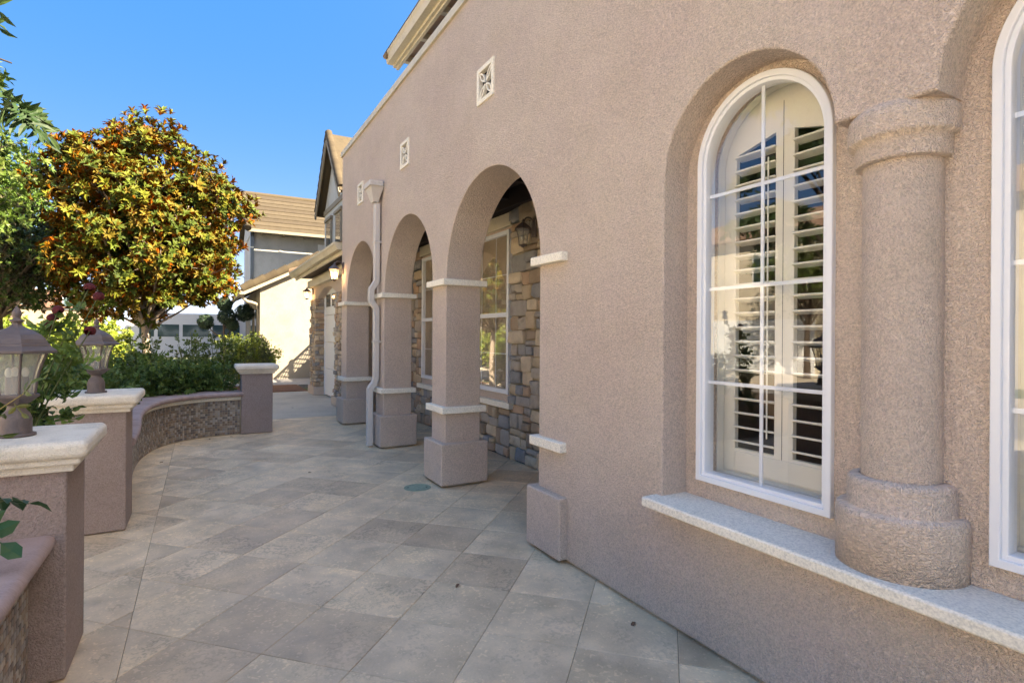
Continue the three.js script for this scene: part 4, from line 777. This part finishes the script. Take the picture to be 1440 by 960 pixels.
// ---------- vehicles and far houses ----------
const tyre = M({ color: lin(0.02, 0.02, 0.02), roughness: 0.9 }), carGlass = M({ color: lin(0.05, 0.08, 0.08), roughness: 0.06 }), carWhite = P({ color: lin(0.6, 0.6, 0.6), roughness: 0.3, clearcoat: 0.6 });
function vehicle(name, label, cat, prof, width, wheels, windows, at, turn) {
  const g = tag(group(name), label, cat); g.position.set(...at); g.rotation.y = turn;
  const s = new THREE.Shape(prof.map((q) => new THREE.Vector2(...q)));
  add('body', new THREE.ExtrudeGeometry(s, { depth: width - 0.12, bevelEnabled: true, bevelSize: 0.06, bevelThickness: 0.06, bevelSegments: 3 }).translate(0, 0, -width / 2 + 0.06), carWhite, g);
  for (const x of wheels) for (const sg of [-1, 1]) { const w = add('wheel', new THREE.CylinderGeometry(0.35, 0.35, 0.22, 20).rotateX(Math.PI / 2).translate(x, 0.35, sg * (width / 2 - 0.06)), tyre, g); add('rim', new THREE.CylinderGeometry(0.2, 0.2, 0.24, 14).rotateX(Math.PI / 2).translate(x, 0.35, sg * (width / 2 - 0.055)), mat.metalPaint, w); }
  for (const [x0, x1, y0, y1] of windows) for (const sg of [-1, 1]) add('window', new RoundedBoxGeometry(x1 - x0, y1 - y0, 0.03, 2, 0.012).translate((x0 + x1) / 2, (y0 + y1) / 2, sg * (width / 2 + 0.002)), carGlass, g);
  return g;
}
vehicle('van', 'white high roofed van parked behind the topiary and rose bushes', 'van', [[-2.9, 0.4], [2.9, 0.4], [2.95, 1.1], [2.55, 1.35], [2.0, 2.3], [1.6, 2.5], [-2.85, 2.52], [-2.95, 0.9]], 2.0, [-1.9, 1.9], [[1.15, 1.75, 1.4, 2.0], [0.1, 1.0, 1.4, 2.0], [-1.2, -0.05, 1.4, 2.0], [-2.6, -1.35, 1.4, 2.0]], [-3.0, -0.02, -33], Math.PI);
{
  const c = vehicle('parked_car', 'small white pickup truck parked on the road far away', 'car', [[-2.6, 0.45], [2.6, 0.45], [2.62, 0.95], [1.3, 1.05], [0.6, 1.72], [-0.7, 1.75], [-0.85, 1.1], [-2.62, 1.1]], 1.9, [-1.7, 1.7], [[-0.5, 0.5, 1.15, 1.62]], [-10.9, -0.1, -45], Math.PI / 2 - 0.15);
  add('rear_window', new RoundedBoxGeometry(0.03, 0.42, 1.4, 2, 0.012).translate(-0.86, 1.42, 0), carGlass, c);
}
function farHouse(x, z, turn, w, d, h, rise, wallC, roofC, label) {
  const g = tag(group('far_house'), label, 'house', 'far houses along the road'); g.position.set(x, 0, z); g.rotation.y = turn;
  const wm = M({ color: lin(...wallC), map: T.coarse }), rm = M({ color: lin(...roofC), map: T.mottle });
  add('wall', box(-w / 2, w / 2, -0.2, h, -d / 2, d / 2), wm, g);
  const gs = new THREE.Shape([[-d / 2 - 0.5, h - 0.1], [d / 2 + 0.5, h - 0.1], [0, h + rise]].map((q) => new THREE.Vector2(...q)));
  add('roof', metric(new THREE.ExtrudeGeometry(gs, { depth: w + 0.8, bevelEnabled: false }).translate(0, 0, -w / 2 - 0.4).rotateY(Math.PI / 2)), rm, g);
  for (const sg of [-1, 1]) for (let k = 0; k < 3; k++) for (const y of h > 4 ? [1.0, 3.9] : [1.0]) if (!(sg > 0 && y < 2 && h === 6.0 && k < 2)) { const wn = add('window', box(-w / 2 + w * (0.17 + k * 0.28), -w / 2 + w * (0.17 + k * 0.28) + 1.2, y, y + 1.3, sg * d / 2 - 0.04, sg * d / 2 + 0.04), mat.whitePaint, g); add('pane', box(-w / 2 + w * (0.17 + k * 0.28) + 0.08, -w / 2 + w * (0.17 + k * 0.28) + 1.12, y + 0.08, y + 1.22, sg * d / 2 - 0.05, sg * d / 2 + 0.05), carGlass, wn); }
  return g;
}
farHouse(-19.5, -74, 0.5, 13, 10, 4.2, 2.0, [0.22, 0.17, 0.12], [0.16, 0.085, 0.05], 'far tan house with low red tiled roof above the hedge');
farHouse(-27, -66, 0.3, 12, 10, 5.6, 1.6, [0.24, 0.2, 0.15], [0.17, 0.10, 0.06], 'far cream two storey house beyond the green tree');
// houses over the road, full in the sun: the porch panes mirror them and they light the shaded front
[[-34.5, 'tan', [0.62, 0.52, 0.38]], [-19.5, 'cream', [0.70, 0.62, 0.48]], [-4.5, 'pale beige', [0.68, 0.58, 0.44]], [10.5, 'buff', [0.66, 0.57, 0.43]]].forEach(([z, nm, c], i) => {
  const g = farHouse(-23.5, z, Math.PI / 2, 13.6, 9, 6.0, 1.9, c, [0.30, 0.19, 0.12], 'two storey ' + nm + ' house over the road with white garage door');
  add('garage_door', box(-6.2, -1.2, 0, 2.3, 4.45, 4.56, 0.01), mat.whitePaint, g);
  add('entry_arch', metric(new THREE.ExtrudeGeometry((() => { const s = archShape(0.9, 0, 1.9); return s; })(), { depth: 0.08, bevelEnabled: false, curveSegments: 20 }).translate(1.0, 0, 4.5)), mat.tanPaint, g);
});

renderer.render(scene, camera);
